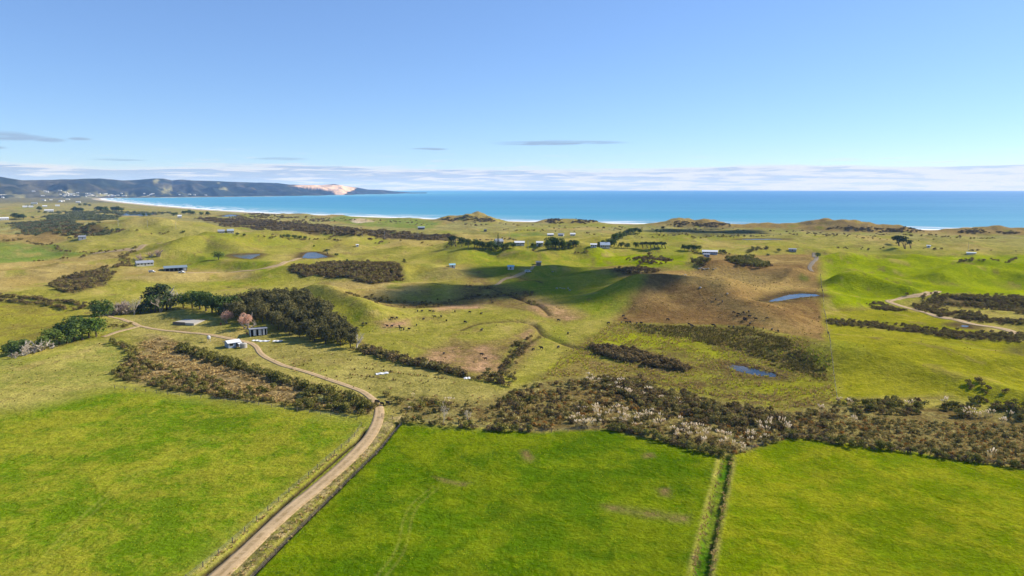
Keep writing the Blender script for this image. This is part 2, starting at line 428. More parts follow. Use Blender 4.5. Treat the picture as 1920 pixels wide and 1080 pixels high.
paint('coastgrass', sstep(GR, 800, 1300))
paint('straw', .75 * sstep(fbm(GX / 110, GY / 190, 101, 3), .02, .35) * sstep(GR, 300, 600))
paint('mid_green', .7 * sstep(fbm(GX / 130, GY / 210, 111, 3), .05, .4) * sstep(GR, 300, 600))
paint('village', sstep(GR, 3900, 4700))
AREAS = [  # cover, edge softness in metres, outline
    ('field_green', 8, [(640, 404), (830, 414), (800, 428), (690, 424), (600, 412)]), ('field_green', 8, [(952, 438), (1010, 436), (1028, 442), (960, 448)]),
    ('field_green', 6, [(-300, 452), (0, 454), (80, 460), (165, 474), (60, 492), (-300, 500)]), ('brown_straw', 10, [(-200, 436), (60, 439), (130, 449), (100, 457), (0, 452), (-200, 450)]),
    ('straw', 5, [(-300, 502), (0, 494), (90, 488), (230, 469), (242, 490), (165, 520), (90, 535), (0, 549), (-300, 560)]),
    ('dry_green', 5, [(-400, 562), (0, 563), (150, 577), (168, 598), (185, 612), (100, 630), (20, 660), (-400, 700)]),
    ('dry', 4, [(-400, 700), (0, 674), (60, 668), (190, 632), (222, 640), (250, 668), (216, 705), (213, 727), (110, 752), (0, 774), (-400, 830)]),
    ('lush_left', 9, [(-500, 835), (0, 776), (110, 753), (215, 727), (330, 741), (480, 758), (620, 779), (694, 792), (660, 840), (400, 1070), (200, 1250), (-500, 1250)]),
    ('mid_green', 14, [(340, 480), (420, 472), (500, 490), (570, 490), (540, 512), (480, 545), (420, 540), (330, 520)]), ('mid_green', 6, [(590, 556), (650, 566), (700, 590), (690, 620), (660, 612), (620, 585)]),
    ('straw', 8, [(230, 500), (350, 505), (480, 508), (470, 525), (330, 530), (220, 525)]), ('straw', 8, [(580, 535), (650, 525), (780, 530), (800, 550), (700, 565), (640, 555)]),
    ('knoll', 5, [(205, 600), (300, 582), (390, 592), (440, 622), (545, 618), (690, 668), (870, 706), (970, 732), (1005, 795), (860, 796), (735, 790), (690, 744), (500, 692), (330, 652), (262, 640), (215, 625)]),
    ('rush_brown', 6, [(770, 676), (850, 640), (930, 640), (1003, 610), (1003, 645), (960, 697), (890, 706), (800, 697)]), ('soil', 3, [(860, 668), (905, 646), (960, 636), (1000, 617), (998, 648), (950, 690), (900, 700), (862, 690)]), ('soil', 3, [(782, 672), (820, 655), (856, 652), (850, 672), (815, 690)]), ('rush_brown', 6, [(880, 520), (960, 535), (1030, 552), (1110, 590), (1060, 602), (980, 585), (880, 566), (850, 550)]), ('soil', 3, [(968, 556), (1030, 558), (1108, 592), (1062, 600), (995, 584)]), ('soil', 3, [(702, 603), (765, 603), (770, 612), (720, 612)]),
    ('soil', 5, [(800, 572), (900, 566), (910, 578), (820, 582)]), ('rush_brown', 6, [(960, 545), (1000, 560), (980, 580), (900, 560), (880, 520), (910, 515)]),
    ('mid_green', 12, [(860, 468), (1100, 468), (1312, 482), (1250, 508), (1205, 530), (1160, 590), (1105, 598), (1080, 582), (1000, 552), (960, 535), (890, 506)]),
    ('vivid', 10, [(1100, 474), (1290, 480), (1285, 498), (1180, 500), (1105, 500)]), ('rush_brown', 5, [(1112, 504), (1180, 498), (1265, 506), (1240, 514), (1150, 514)]),
    ('brown', 3, [(1247, 509), (1302, 504), (1310, 480), (1332, 474), (1400, 480), (1534, 474), (1537, 512), (1548, 600), (1556, 645), (1480, 627), (1440, 617), (1380, 612), (1148, 604), (1166, 585), (1205, 532)]),
    ('brown_straw', 9, [(1250, 511), (1330, 506), (1400, 508), (1480, 515), (1534, 530), (1520, 542), (1430, 548), (1360, 540), (1290, 530)]), ('brown_straw', 5, [(1350, 550), (1420, 585), (1480, 615), (1450, 614), (1390, 585)]),
    ('brown_straw', 8, [(1330, 476), (1400, 482), (1530, 478), (1530, 496), (1450, 495), (1340, 486)]), ('soil_red', 1.5, [(1498, 519), (1508, 516), (1518, 521), (1514, 528), (1503, 527)]),
    ('marsh', 4, [(1148, 604), (1380, 612), (1480, 627), (1557, 650), (1571, 762), (1480, 772), (1330, 747), (1130, 702), (1008, 713), (1055, 660), (1100, 638)]),
    ('lime', 5, [(1120, 628), (1180, 622), (1270, 622), (1345, 650), (1385, 672), (1330, 672), (1240, 652), (1130, 642)]), ('lime', 4, [(1390, 725), (1470, 705), (1556, 715), (1562, 748), (1480, 745)]), ('lime', 3, [(1478, 628), (1500, 640), (1556, 690), (1545, 692), (1490, 652)]),
    ('lime', 3, [(1030, 692), (1075, 665), (1110, 668), (1060, 690)]),
    ('rush', 5, [(1330, 612), (1400, 612), (1470, 632), (1545, 690), (1550, 712), (1470, 690), (1400, 655)]), ('rush', 5, [(1180, 608), (1330, 614), (1330, 628), (1200, 620)]), ('rush_brown', 4, [(1035, 700), (1085, 670), (1190, 690), (1160, 716), (1060, 715)]),
    ('wet_belt', 2.5, [(925, 745), (1008, 716), (1130, 703), (1330, 747), (1480, 772), (1571, 758), (1920, 772), (2300, 805), (2300, 935), (1920, 877), (1700, 846), (1480, 819), (1382, 852), (1350, 856), (1240, 825), (1140, 805), (1000, 810), (930, 800)]),
    ('vivid', 6, [(1539, 478), (1700, 480), (1920, 478), (2400, 480), (2400, 562), (1920, 556), (1770, 551), (1690, 560), (1640, 576), (1547, 578)]),
    ('green_hill', 3, [(1547, 579), (1640, 577), (1690, 572), (1760, 594), (1920, 640), (2300, 690), (2300, 800), (1920, 770), (1780, 742), (1573, 748), (1556, 640)]),
    ('lime', 4, [(1755, 712), (1800, 708), (1860, 716), (1930, 730), (1930, 762), (1860, 735), (1790, 720)]), ('rush', 4, [(1885, 652), (1930, 648), (1930, 668), (1890, 664)]),
    ('lush_mid', 1.6, [(753, 789), (860, 799), (1000, 811), (1140, 806), (1240, 826), (1352, 858), (1340, 905), (1305, 1085), (1270, 1250), (350, 1250), (466, 1085), (600, 954)]),
    ('lush_right', 1.6, [(1383, 852), (1480, 820), (1560, 829), (1700, 848), (1920, 879), (2400, 940), (2400, 1250), (1310, 1250), (1322, 1085), (1345, 990), (1370, 880)]),
    ('wet_belt', 5, [(725, 748), (790, 744), (870, 752), (935, 748), (940, 800), (860, 799), (770, 792)]),
    ('gully', 4, [(262, 642), (300, 632), (420, 672), (560, 712), (690, 752), (692, 776), (480, 752), (330, 732), (222, 706), (250, 668)]),
    ('gully', 3, [(275, 628), (310, 640), (350, 640), (340, 652), (300, 650)]),
    ('soil_red', 2.0, [(1130, 946), (1170, 951), (1215, 958), (1260, 963), (1290, 969), (1286, 980), (1230, 974), (1180, 965), (1140, 957)]), ('soil_red', 1.6, [(976, 846), (990, 845), (1006, 857), (996, 865), (984, 858)]), ('soil_red', 1.4, [(1205, 852), (1225, 850), (1228, 857), (1208, 858)]),
    ('soil_red', 1.4, [(1230, 915), (1250, 915), (1252, 930), (1236, 928)]), ('soil_red', 1.4, [(812, 893), (845, 900), (880, 904), (875, 910), (830, 904)]),
    ('scrub_floor', 4, [(535, 508), (600, 492), (690, 490), (742, 494), (758, 528), (700, 535), (640, 520), (560, 514)]),
    ('scrub_floor', 8, [(370, 408), (480, 412), (700, 432), (860, 444), (850, 452), (700, 446), (560, 436), (420, 424)]), ('scrub_floor', 8, [(20, 418), (130, 410), (230, 432), (170, 442), (60, 440)]),
    ('scrub_floor', 3, [(1105, 648), (1160, 651), (1240, 673), (1297, 690), (1286, 698), (1200, 683), (1118, 662)]), ('scrub_floor', 3, [(1700, 574), (1770, 552), (1930, 560), (1930, 592), (1860, 578)]), ('scrub_floor', 3, [(1715, 572), (1800, 590), (1925, 604), (1910, 608), (1800, 600)]),
    ('scrub_floor', 3, [(1550, 600), (1640, 606), (1760, 622), (1920, 630), (1915, 641), (1800, 634), (1640, 614), (1550, 606)]), ('scrub_floor', 3, [(95, 530), (140, 515), (195, 502), (215, 510), (200, 535), (140, 548), (110, 545)]),
    ('rush_brown', 5, [(700, 556), (800, 566), (900, 552), (990, 545), (1000, 556), (900, 570), (780, 578), (710, 568)]), ('rush_brown', 3, [(640, 548), (700, 552), (695, 562), (650, 556)]),
    ('dark_field', 12, [(1240, 430), (1300, 428), (1440, 432), (1445, 441), (1300, 441), (1245, 438)]), ('pale_sand', 5, [(657, 416), (670, 408.5), (690, 410.5), (703, 416), (680, 418)]),
    ('rush_brown', 3, [(920, 640), (975, 628), (1000, 640), (960, 690), (935, 690)]), ('ditch_green', 2, [(945, 675), (958, 655), (985, 640), (992, 645), (965, 665), (952, 690)])]
for c, soft, px in AREAS:
    wp = world_poly(px)
    sdv = poly_sd(wx, wy, wp, soft * 2 + 5)
    paint(c, sstep(sdv, -soft, soft))
paint('rush_brown', .55 * np.exp(-(dC / (3.6 * jit)) ** 2)); paint('mud', .9 * np.exp(-(dC / (1.0 * jit)) ** 2))
for L_ in ([(716, 1078), (742, 1047), (757, 1012), (764, 975), (780, 945), (815, 915)], [(60, 1075), (170, 960), (270, 880), (400, 820)]):
    dt_ = line_d(GX, GY, world_line(L_, 2.), 4.)[0]
    paint('edge_straw', .24 * np.exp(-((dt_ - .85) / .28) ** 2))
LINES = [[(0, 455), (80, 461), (165, 474), (240, 484)], [(480, 545), (560, 556), (600, 566)], [(1003, 470), (1012, 484), (1008, 497)], [(1100, 474), (1112, 488), (1110, 502)], [(1300, 476), (1292, 488), (1288, 500)], [(600, 470), (690, 480), (760, 492)], [(200, 470), (230, 482), (244, 496)],
         [(830, 505), (890, 510), (960, 518), (1080, 512)], [(1545, 581), (1600, 580), (1650, 577)], [(30, 520), (110, 526), (160, 521)], [(-60, 505), (60, 507), (150, 512)], [(-60, 515), (60, 517), (130, 524)], [(760, 640), (800, 655), (840, 660)], [(560, 468), (640, 474), (720, 470)], [(1575, 748), (1680, 748), (1780, 744)], [(1548, 478), (1640, 483), (1760, 480)], [(860, 468), (960, 474), (1100, 474)], [(300, 455), (420, 462), (540, 460)]]
dF = np.full(GX.shape, 12.)
for c in LINES: dF = np.minimum(dF, line_d(GX, GY, world_line(c, 3.), 12.)[0])
paint('rush_brown', .6 * np.exp(-(dF / (1.0 + .0022 * GR) / jit) ** 2))
paint('brown', .75 * sstep(GH, 4.5, 9) * sstep(-GSEA, 20, 60) * sstep(GSEA, -330, -230) * sstep(GX, 250, 420)); paint('brown_straw', .6 * sstep(GH, 4.5, 9) * sstep(-GSEA, 20, 60) * sstep(GSEA, -330, -230))
prop = np.zeros(N)
for c, soft, px in AREAS:
    if c in ('brown', 'brown_straw', 'soil', 'rush_brown', 'marsh', 'lime', 'rush'): prop = np.maximum(prop, sstep(poly_sd(wx, wy, world_poly(px), 20.), -soft, soft))
mid = sstep(GR, 230, 320) * (1 - .85 * prop)
paint('rush_brown', .65 * mid * sstep(fbm(GX / 16, GY / 26, 161, 4, .6), .24, .4))
paint('straw', .6 * mid * sstep(fbm(GX / 24, GY / 40, 163, 4, .6), .2, .42))
paint('mid_green', .6 * mid * sstep(fbm(GX / 30, GY / 50, 165, 4, .6), .2, .42))
# trodden edges, drains, ditch, verge, pond margins and the beach
paint('edge_straw', .9 * np.exp(-((dL - 1.7) / 1.0) ** 2) * (sL > 0)); paint('mud', np.exp(-(dL / .6) ** 4)); paint('mud', np.exp(-(dR_ / .75) ** 4))
paint('verge', ((dRoad < 9) & (dR_ < 5.2) & (sR > 0)) * sstep(dR_, .7, 1.1) * (.45 + .55 * sstep(fbm(GX / 2.5, GY / 2.5, 131, 3), -.3, .2)))
paint('edge_straw', .55 * np.exp(-((dD - 2.0) / .5) ** 2) * jit); paint('ditch_green', np.exp(-(dD / 1.35) ** 6)); paint('mud', .9 * np.exp(-((dD - .75) / .4) ** 2) * sstep(fbm(GX / 2, GY / 2, 133, 2), .05, .25))
for _, _, wp, lev in pond_geo:
    paint('pond_rim', sstep(poly_sd(GX, GY, wp, 40.), -9 - .006 * math.hypot(*wp[0]), -2))
paint('sand', sstep(GSEA, -62, -40) * sstep(GR, 300, 900))
paint('pale_sand', .5 * sstep(GSEA, -46, -30) * sstep(GR, 3000, 4500))
# tone down the repeat with broad, natural drift of colour between the two tones
drift = np.clip(.45 + 1.5 * fbm(GX / 38, GY / 38, 141, 4, .6) + 1.1 * fbm(GX / 11, GY / 11, 151, 4, .6), 0, 1)

# ------------------------------------------------------------------ materials
MATS = {}


def mat(name, fn):
    if name not in MATS:
        m = bpy.data.materials.new(name); m.use_nodes = True; fn(NT(m.node_tree)); MATS[name] = m
    return MATS[name]


def bsdf(t, col, rough=.85, spec=.15, normal=None, metal=0.):
    b = t.n('ShaderNodeBsdfPrincipled'); o = t.n('ShaderNodeOutputMaterial')
    if hasattr(col, 'is_linked'): t.l(col, b.inputs['Base Color'])
    else: b.inputs['Base Color'].default_value = (*col[:3], 1)
    if hasattr(rough, 'is_linked'): t.l(rough, b.inputs['Roughness'])
    else: b.inputs['Roughness'].default_value = rough
    b.inputs['Specular IOR Level'].default_value = spec; b.inputs['Metallic'].default_value = metal
    if normal is not None: t.l(normal, b.inputs['Normal'])
    t.l(b.outputs[0], o.inputs[0])
    return b


def m_ground(t):
    tc = t.n('ShaderNodeTexCoord').outputs['Object']
    a = t.n('ShaderNodeAttribute', attribute_name='tone_a').outputs['Color']; b = t.n('ShaderNodeAttribute', attribute_name='tone_b').outputs['Color']
    dr = t.n('ShaderNodeAttribute', attribute_name='drift').outputs['Fac']; pt = t.n('ShaderNodeAttribute', attribute_name='clump').outputs['Fac']
    n3 = t.noise(tc, .9, 4, .65, .4); n2 = t.noise(tc, .22, 4, .6, .3); n1 = t.noise(tc, .05, 3, .6)
    mixv = t.m('ADD', t.m('MULTIPLY', t.m('SUBTRACT', n2, .5), 2.6), t.m('MULTIPLY', t.m('SUBTRACT', n3, .5), 2.4))
    f = t.m('ADD', dr, t.m('MULTIPLY', mixv, t.m('ADD', pt, .35)), clamp=True)
    c = t.mix(f, a, b)
    # rank tufts stand darker and greener than the grazed sward between them
    sp1 = t.m('MULTIPLY', t.ss(t.noise(tc, 1.1, 4, .7, .8), .53, .66), t.m('MULTIPLY_ADD', pt, .55, .22))
    sp2 = t.m('MULTIPLY', t.ss(t.noise(tc, .3, 5, .75, .8), .54, .68), t.m('MULTIPLY_ADD', pt, .5, .16))
    sp3 = t.m('MULTIPLY', t.ss(t.noise(tc, .085, 5, .75, .6), .55, .70), t.m('MULTIPLY_ADD', pt, .4, .10))
    spk = t.m('ADD', t.m('ADD', sp1, sp2), sp3, clamp=True)
    c = t.mix(t.m('MULTIPLY', spk, .8), c, t.mix(1., c, (.52, .60, .40), 'MULTIPLY'))
    pal = t.m('MULTIPLY', t.ss(t.noise(tc, .75, 4, .75, .5), .56, .72), .3)
    c = t.mix(pal, c, t.mix(1., c, (1.45, 1.28, 1.3), 'MULTIPLY'))
    # grass tufts: darker and lighter blades
    v = t.m('ADD', 1., t.m('MULTIPLY', t.m('SUBTRACT', t.noise(tc, 1.7, 5, .75, .6), .5), t.m('MULTIPLY_ADD', pt, 1.5, 1.0)))
    v = t.m('MULTIPLY', v, t.m('ADD', 1., t.m('MULTIPLY', t.m('SUBTRACT', t.noise(tc, .42, 5, .7, .5), .5), t.m('MULTIPLY_ADD', pt, 1.0, .7))))
    v = t.m('MULTIPLY', v, t.m('ADD', .72, t.m('MULTIPLY', n1, .56)))
    vc = t.n('ShaderNodeCombineColor')
    for i in range(3): t.l(v, vc.inputs[i])
    c = t.mix(1., c, vc.outputs[0], 'MULTIPLY')
    bp = t.n('ShaderNodeBump'); bp.inputs['Strength'].default_value = .85; bp.inputs['Distance'].default_value = .95
    hs = t.m('ADD', t.m('MULTIPLY', n3, .55), t.m('MULTIPLY', n2, 1.1)); t.l(hs, bp.inputs['Height'])
    bsdf(t, c, 1., 0., bp.outputs[0])


def m_track(c1, c2):
    def f(t):
        tc = t.n('ShaderNodeTexCoord').outputs['Object']
        uv = t.n('ShaderNodeAttribute', attribute_name='across').outputs['Fac']
        n = t.noise(tc, .8, 6, .75, .5); n2 = t.noise(tc, .12, 4, .7)
        rut = t.m('ABSOLUTE', t.m('SUBTRACT', t.m('ABSOLUTE', uv), .5))
        g = t.ss(rut, .12, .32)
        c = t.mix(t.m('ADD', t.m('MULTIPLY', t.m('SUBTRACT', n, .3), 1.4), t.m('MULTIPLY', t.m('SUBTRACT', n2, .5), 1.2), clamp=True), lin(c1), lin(c2))
        c = t.mix(t.m('MULTIPLY', g, t.ss(n, .38, .6, .1, .6)), c, lin((146, 124, 80)))
        c2_ = t.mix(1., c, (K, K, K), 'MULTIPLY')
        bp = t.n('ShaderNodeBump'); bp.inputs['Strength'].default_value = .5; bp.inputs['Distance'].default_value = .15; t.l(n, bp.inputs['Height'])
        bsdf(t, c2_, .95, .1, bp.outputs[0])
    return f


def m_plain(c, rough=.7, spec=.3, var=.15, scale=1.5, metal=0.):
    def f(t):
        tc = t.n('ShaderNodeTexCoord').outputs['Object']
        n = t.noise(tc, scale, 4, .6)
        rd = t.n('ShaderNodeObjectInfo').outputs['Random']
        v = t.m('ADD', 1 - var, t.m('MULTIPLY', t.m('ADD', n, t.m('MULTIPLY', rd, .6)), var * 1.3))
        vc = t.n('ShaderNodeCombineColor')
        for i in range(3): t.l(v, vc.inputs[i])
        bsdf(t, t.mix(1., c, vc.outputs[0], 'MULTIPLY'), rough, spec, metal=metal)
    return f


def m_leaf(c1, c2, trans=.25):
    """leaves: each plant its own tone between two, some light passes through"""
    def f(t):
        oi = t.n('ShaderNodeObjectInfo'); tc = t.n('ShaderNodeTexCoord').outputs['Object']
        n = t.noise(tc, .7, 3, .6)
        f_ = t.m('ADD', t.m('MULTIPLY', oi.outputs['Random'], .65), t.m('MULTIPLY', t.m('SUBTRACT', n, .3), .9), clamp=True)
        c = t.mix(f_, c1, c2)
        d = t.n('ShaderNodeBsdfDiffuse'); t.l(c, d.inputs[0]); tr = t.n('ShaderNodeBsdfTranslucent'); t.l(c, tr.inputs[0])
        mx = t.n('ShaderNodeMixShader'); mx.inputs[0].default_value = trans; t.l(d.outputs[0], mx.inputs[1]); t.l(tr.outputs[0], mx.inputs[2])
        o = t.n('ShaderNodeOutputMaterial'); t.l(mx.outputs[0], o.inputs[0])
    return f


def kc(c, k=K): return [v * k for v in lin(c)]


M_GROUND = mat('pasture_ground', m_ground)
M_TRACK = mat('sandy_track', m_track((220, 188, 142), (182, 150, 104)))
M_TRACK2 = mat('pale_track', m_track((206, 176, 132), (176, 150, 104)))


def m_water(t):
    tc = t.n('ShaderNodeTexCoord').outputs['Object']
    bp = t.n('ShaderNodeBump'); bp.inputs['Strength'].default_value = .12; bp.inputs['Distance'].default_value = .2; t.l(t.noise(tc, 1.2, 3), bp.inputs['Height'])
    n = t.noise(tc, .09, 3)
    bsdf(t, t.mix(t.ss(n, .42, .58), (.010, .018, .028), (.075, .062, .045)), .22, .22, bp.outputs[0])


def m_sea(t):
    tc = t.n('ShaderNodeTexCoord').outputs['Object']
    dp = t.n('ShaderNodeAttribute', attribute_name='offshore').outputs['Fac']      # metres from the beach
    mp = t.n('ShaderNodeMapping'); mp.inputs['Scale'].default_value = (.00022, .0011, 1); t.l(tc, mp.inputs[0])
    n = t.noise(mp.outputs[0], 1.0, 4, .6); n2 = t.noise(mp.outputs[0], 5.0, 3, .6)
    x = t.m('ADD', dp, t.m('MULTIPLY', t.m('SUBTRACT', n, .5), 1400.))
    r = t.n('ShaderNodeValToRGB'); t.l(t.m('DIVIDE', x, 9000.), r.inputs[0])
    e = r.color_ramp.elements
    e[0].position = 0; e[0].color = (*kc((140, 205, 220), .62), 1); e[1].position = 1; e[1].color = (*kc((58, 138, 208), .5), 1)
    for p, c, k_ in ((.04, (92, 184, 214), .57), (.16, (72, 168, 212), .54), (.42, (62, 154, 212), .51)):
        q = e.new(p); q.color = (*kc(c, k_), 1)
    c = t.mix(t.m('MULTIPLY', t.ss(n2, .42, .62), .34), r.outputs[0], kc((120, 190, 225), .55))
    mp2 = t.n('ShaderNodeMapping'); mp2.inputs['Scale'].default_value = (.00012, .004, 1); mp2.inputs['Rotation'].default_value = (0, 0, .12); t.l(tc, mp2.inputs[0])
    c = t.mix(t.m('MULTIPLY', t.ss(t.noise(mp2.outputs[0], 1., 5, .65), .48, .66), .26), c, kc((150, 208, 228), .6))
    wv = t.noise(tc, .05, 4, .6)
    bp = t.n('ShaderNodeBump'); bp.inputs['Strength'].default_value = .25; bp.inputs['Distance'].default_value = 2.; t.l(wv, bp.inputs['Height'])
    bsdf(t, c, .5, .08, bp.outputs[0])


M_WATER = mat('pond_water', m_water); M_SEA = mat('sea_water', m_sea)
M_FOAM = mat('surf_foam', m_plain((.72, .74, .75), .8, .1, .25, .02))


def m_hills(t):
    a = t.n('ShaderNodeAttribute', attribute_name='tone_a').outputs['Color']
    tc = t.n('ShaderNodeTexCoord').outputs['Object']
    n = t.noise(tc, .012, 5, .7); v = t.m('MULTIPLY_ADD', t.m('SUBTRACT', n, .5), 2.6, 1.)
    vc = t.n('ShaderNodeCombineColor')
    for i in range(3): t.l(v, vc.inputs[i])
    bp = t.n('ShaderNodeBump'); bp.inputs['Strength'].default_value = .6; bp.inputs['Distance'].default_value = 18.; t.l(n, bp.inputs['Height'])
    bsdf(t, t.mix(1., a, vc.outputs[0], 'MULTIPLY'), .95, .05, bp.outputs[0])


# ------------------------------------------------------------------ object helpers
def np_mesh(name, V, F, mats=(), smooth=False, mi=None):
    """mesh from arrays; F is an (n,3) or (n,4) array or a list of both"""
    me = bpy.data.meshes.new(name)
    if isinstance(F, np.ndarray): F = [F]
    F = [f for f in F if len(f)]
    V = np.asarray(V, np.float32)
    me.vertices.add(len(V)); me.vertices.foreach_set('co', V.ravel())
    loops = np.concatenate([f.ravel() for f in F]).astype(np.int32)
    tot = np.concatenate([np.full(len(f), f.shape[1], np.int32) for f in F])
    me.loops.add(len(loops)); me.loops.foreach_set('vertex_index', loops)
    me.polygons.add(len(tot)); me.polygons.foreach_set('loop_start', np.concatenate([[0], np.cumsum(tot)[:-1]]).astype(np.int32))
    me.polygons.foreach_set('loop_total', tot)
    if smooth: me.polygons.foreach_set('use_smooth', np.ones(len(tot), bool))
    if mi is not None: me.polygons.foreach_set('material_index', np.asarray(mi, np.int32))
    for m in mats: me.materials.append(m)
    me.update(calc_edges=True); me.validate()
    return me


def attr(me, name, data):
    if data.ndim == 1:
        a = me.attributes.new(name, 'FLOAT', 'POINT'); a.data.foreach_set('value', data.astype(np.float32))
    else:
        a = me.attributes.new(name, 'FLOAT_COLOR', 'POINT')
        a.data.foreach_set('color', np.concatenate([data, np.ones((len(data), 1))], 1).astype(np.float32).ravel())


def link(name, me, parent=None, loc=None, rz=0.):
    o = bpy.data.objects.new(name, me); COL.objects.link(o)
    if parent is not None: o.parent = parent
    if loc is not None: o.location = loc
    o.rotation_euler = (0, 0, rz)
    return o


def tag(o, label=None, cat=None, group=None, kind=None):
    for k_, v in (('label', label), ('category', cat), ('group', group), ('kind', kind)):
        if v: o[k_] = v
    return o


def thing(name, label, cat, loc, rz=0., group=None):
    return tag(link(name, None, None, loc, rz), label, cat, group)


def copy_tree(o, parent=None):
    c = o.copy(); COL.objects.link(c); c.parent = parent
    for ch in o.children: copy_tree(ch, c)
    return c


class MB:
    """collects boxes, bars and rings into one mesh"""
    def __init__(s): s.v = []; s.f = []
    def box(s, x0, x1, y0, y1, z0, z1):
        n = len(s.v)
        s.v += [(x, y, z) for z in (z0, z1) for x, y in ((x0, y0), (x1, y0), (x1, y1), (x0, y1))]
        s.f += [tuple(n + i for i in q) for q in ((3, 2, 1, 0), (4, 5, 6, 7), (0, 1, 5, 4), (1, 2, 6, 5), (2, 3, 7, 6), (3, 0, 4, 7))]
        return s
    def poly(s, pts): n = len(s.v); s.v += [tuple(p) for p in pts]; s.f.append(tuple(range(n, n + len(pts)))); return s
    def prism(s, pts, off):
        """closed solid: polygon pts swept by off"""
        n = len(s.v); k = len(pts); o = Vector(off)
        s.v += [tuple(p) for p in pts] + [tuple(Vector(p) + o) for p in pts]
        s.f.append(tuple(range(n + k - 1, n - 1, -1))); s.f.append(tuple(range(n + k, n + 2 * k)))
        for i in range(k): j = (i + 1) % k; s.f.append((n + i, n + j, n + k + j, n + k + i))
        return s
    def bar(s, a, b, r0, r1=None, k=5):
        a = Vector(a); b = Vector(b); r1 = r0 if r1 is None else r1
        d = (b - a).normalized(); u = d.orthogonal().normalized(); w_ = d.cross(u); n = len(s.v)
        for p, r in ((a, r0), (b, r1)):
            for i in range(k):
                t = 2 * math.pi * i / k; s.v.append(tuple(p + (u * math.cos(t) + w_ * math.sin(t)) * r))
        for i in range(k): j = (i + 1) % k; s.f.append((n + i, n + j, n + k + j, n + k + i))
        s.f.append(tuple(range(n + k - 1, n - 1, -1))); s.f.append(tuple(range(n + k, n + 2 * k)))
        return s
    def lathe(s, prof, k=16):
        n = len(s.v)
        for r, z in prof:
            for i in range(k): t = 2 * math.pi * i / k; s.v.append((r * math.cos(t), r * math.sin(t), z))
        for a in range(len(prof) - 1):
            for i in range(k): j = (i + 1) % k; s.f.append((n + a * k + i, n + a * k + j, n + (a + 1) * k + j, n + (a + 1) * k + i))
        s.f.append(tuple(range(n + k - 1, n - 1, -1))); m_ = n + (len(prof) - 1) * k; s.f.append(tuple(range(m_, m_ + k)))
        return s
    def mesh(s, name, m):
        me = bpy.data.meshes.new(name); me.from_pydata(s.v, [], s.f); me.materials.append(m); me.update(); return me
    def build(s, name, m, parent=None, loc=None, rz=0.): return link(name, s.mesh(name, m), parent, loc, rz)


# ------------------------------------------------------------------ ground, sea, surf, ponds, tracks, hills
def grid_faces(nr, nc):
    i = np.arange(nr - 1)[:, None] * nc + np.arange(nc - 1)[None]
    return np.stack([i, i + nc, i + nc + 1, i + 1], -1).reshape(-1, 4)[:, ::-1]


me = np_mesh('ground', np.stack([GX, GY, GH], 1), grid_faces(NR, NC), [M_GROUND], True)
attr(me, 'tone_a', colA); attr(me, 'tone_b', colB); attr(me, 'drift', drift); attr(me, 'clump', pat)
tag(link('ground', me), 'rolling green and straw coloured farm pasture', kind='structure')

sr = np.geomspace(700, 30000, 150); sa = np.linspace(R(-75), R(75), 220)
SX = (sr[:, None] * np.sin(sa)[None]).ravel(); SY = (sr[:, None] * np.cos(sa)[None]).ravel()
me = np_mesh('sea', np.stack([SX, SY, np.zeros_like(SX)], 1), grid_faces(150, 220), [M_SEA], True)
attr(me, 'offshore', np.clip(poly_sd(SX, SY, SEA), 0, 20000))
tag(link('sea', me), 'turquoise sea reaching to the horizon', kind='structure')

cl = smooth_line([c for c in COAST[:18]], 25.)
nrm = np.gradient(cl, axis=0); nrm = np.stack([-nrm[:, 1], nrm[:, 0]], 1); nrm /= np.linalg.norm(nrm, axis=1)[:, None]
if poly_sd(np.array([cl[50, 0] + nrm[50, 0] * 20]), np.array([cl[50, 1] + nrm[50, 1] * 20]), SEA)[0] < 0: nrm = -nrm
ss_ = np.arange(len(cl)) * 25.
sv = []; sf = []
for k_, (off, wid, z) in enumerate(((22, 52, .22), (84, 26, .26), (128, 16, .3), (180, 9, .3))):
    nz = fbm(ss_ / 160, ss_ * 0 + k_ * 7.3, 5 + k_, 3); nz2 = fbm(ss_ / 90, ss_ * 0 + k_ * 3.1, 15 + k_, 3)
    wd = np.clip(wid * (.85 + 1.5 * nz2 - (.0, .3, .45, .7)[k_]), 0.0, None); o_ = off + 12 * nz
    a = cl + nrm * (o_ - wd / 2)[:, None]; b = cl + nrm * (o_ + wd / 2)[:, None]
    n = len(sv)
    for p in range(len(cl)): sv += [(a[p, 0], a[p, 1], z), (b[p, 0], b[p, 1], z)]
    for p in range(len(cl) - 1):
        if wd[p] + wd[p + 1] > .4: sf.append((n + 2 * p, n + 2 * p + 1, n + 2 * p + 3, n + 2 * p + 2))
me = bpy.data.meshes.new('surf'); me.from_pydata(sv, [], sf); me.materials.append(M_FOAM); me.update()
tag(link('surf', me), 'lines of white surf breaking along the long beach', kind='structure')

for nm, lb, wp, lev in pond_geo:
    L = smooth_line(wp + [wp[0]], 2.)[:-1]
    cx, cy = L.mean(0); L = (L - (cx, cy)) * 1.03 + (cx, cy)
    V = np.concatenate([[[cx, cy, lev]], np.c_[L, np.full(len(L), lev)]]); n = len(L)
    F = np.array([(0, 1 + i, 1 + (i + 1) % n) for i in range(n)])
    o = tag(link(nm, np_mesh(nm, V, F, [M_WATER])), lb, kind='structure')


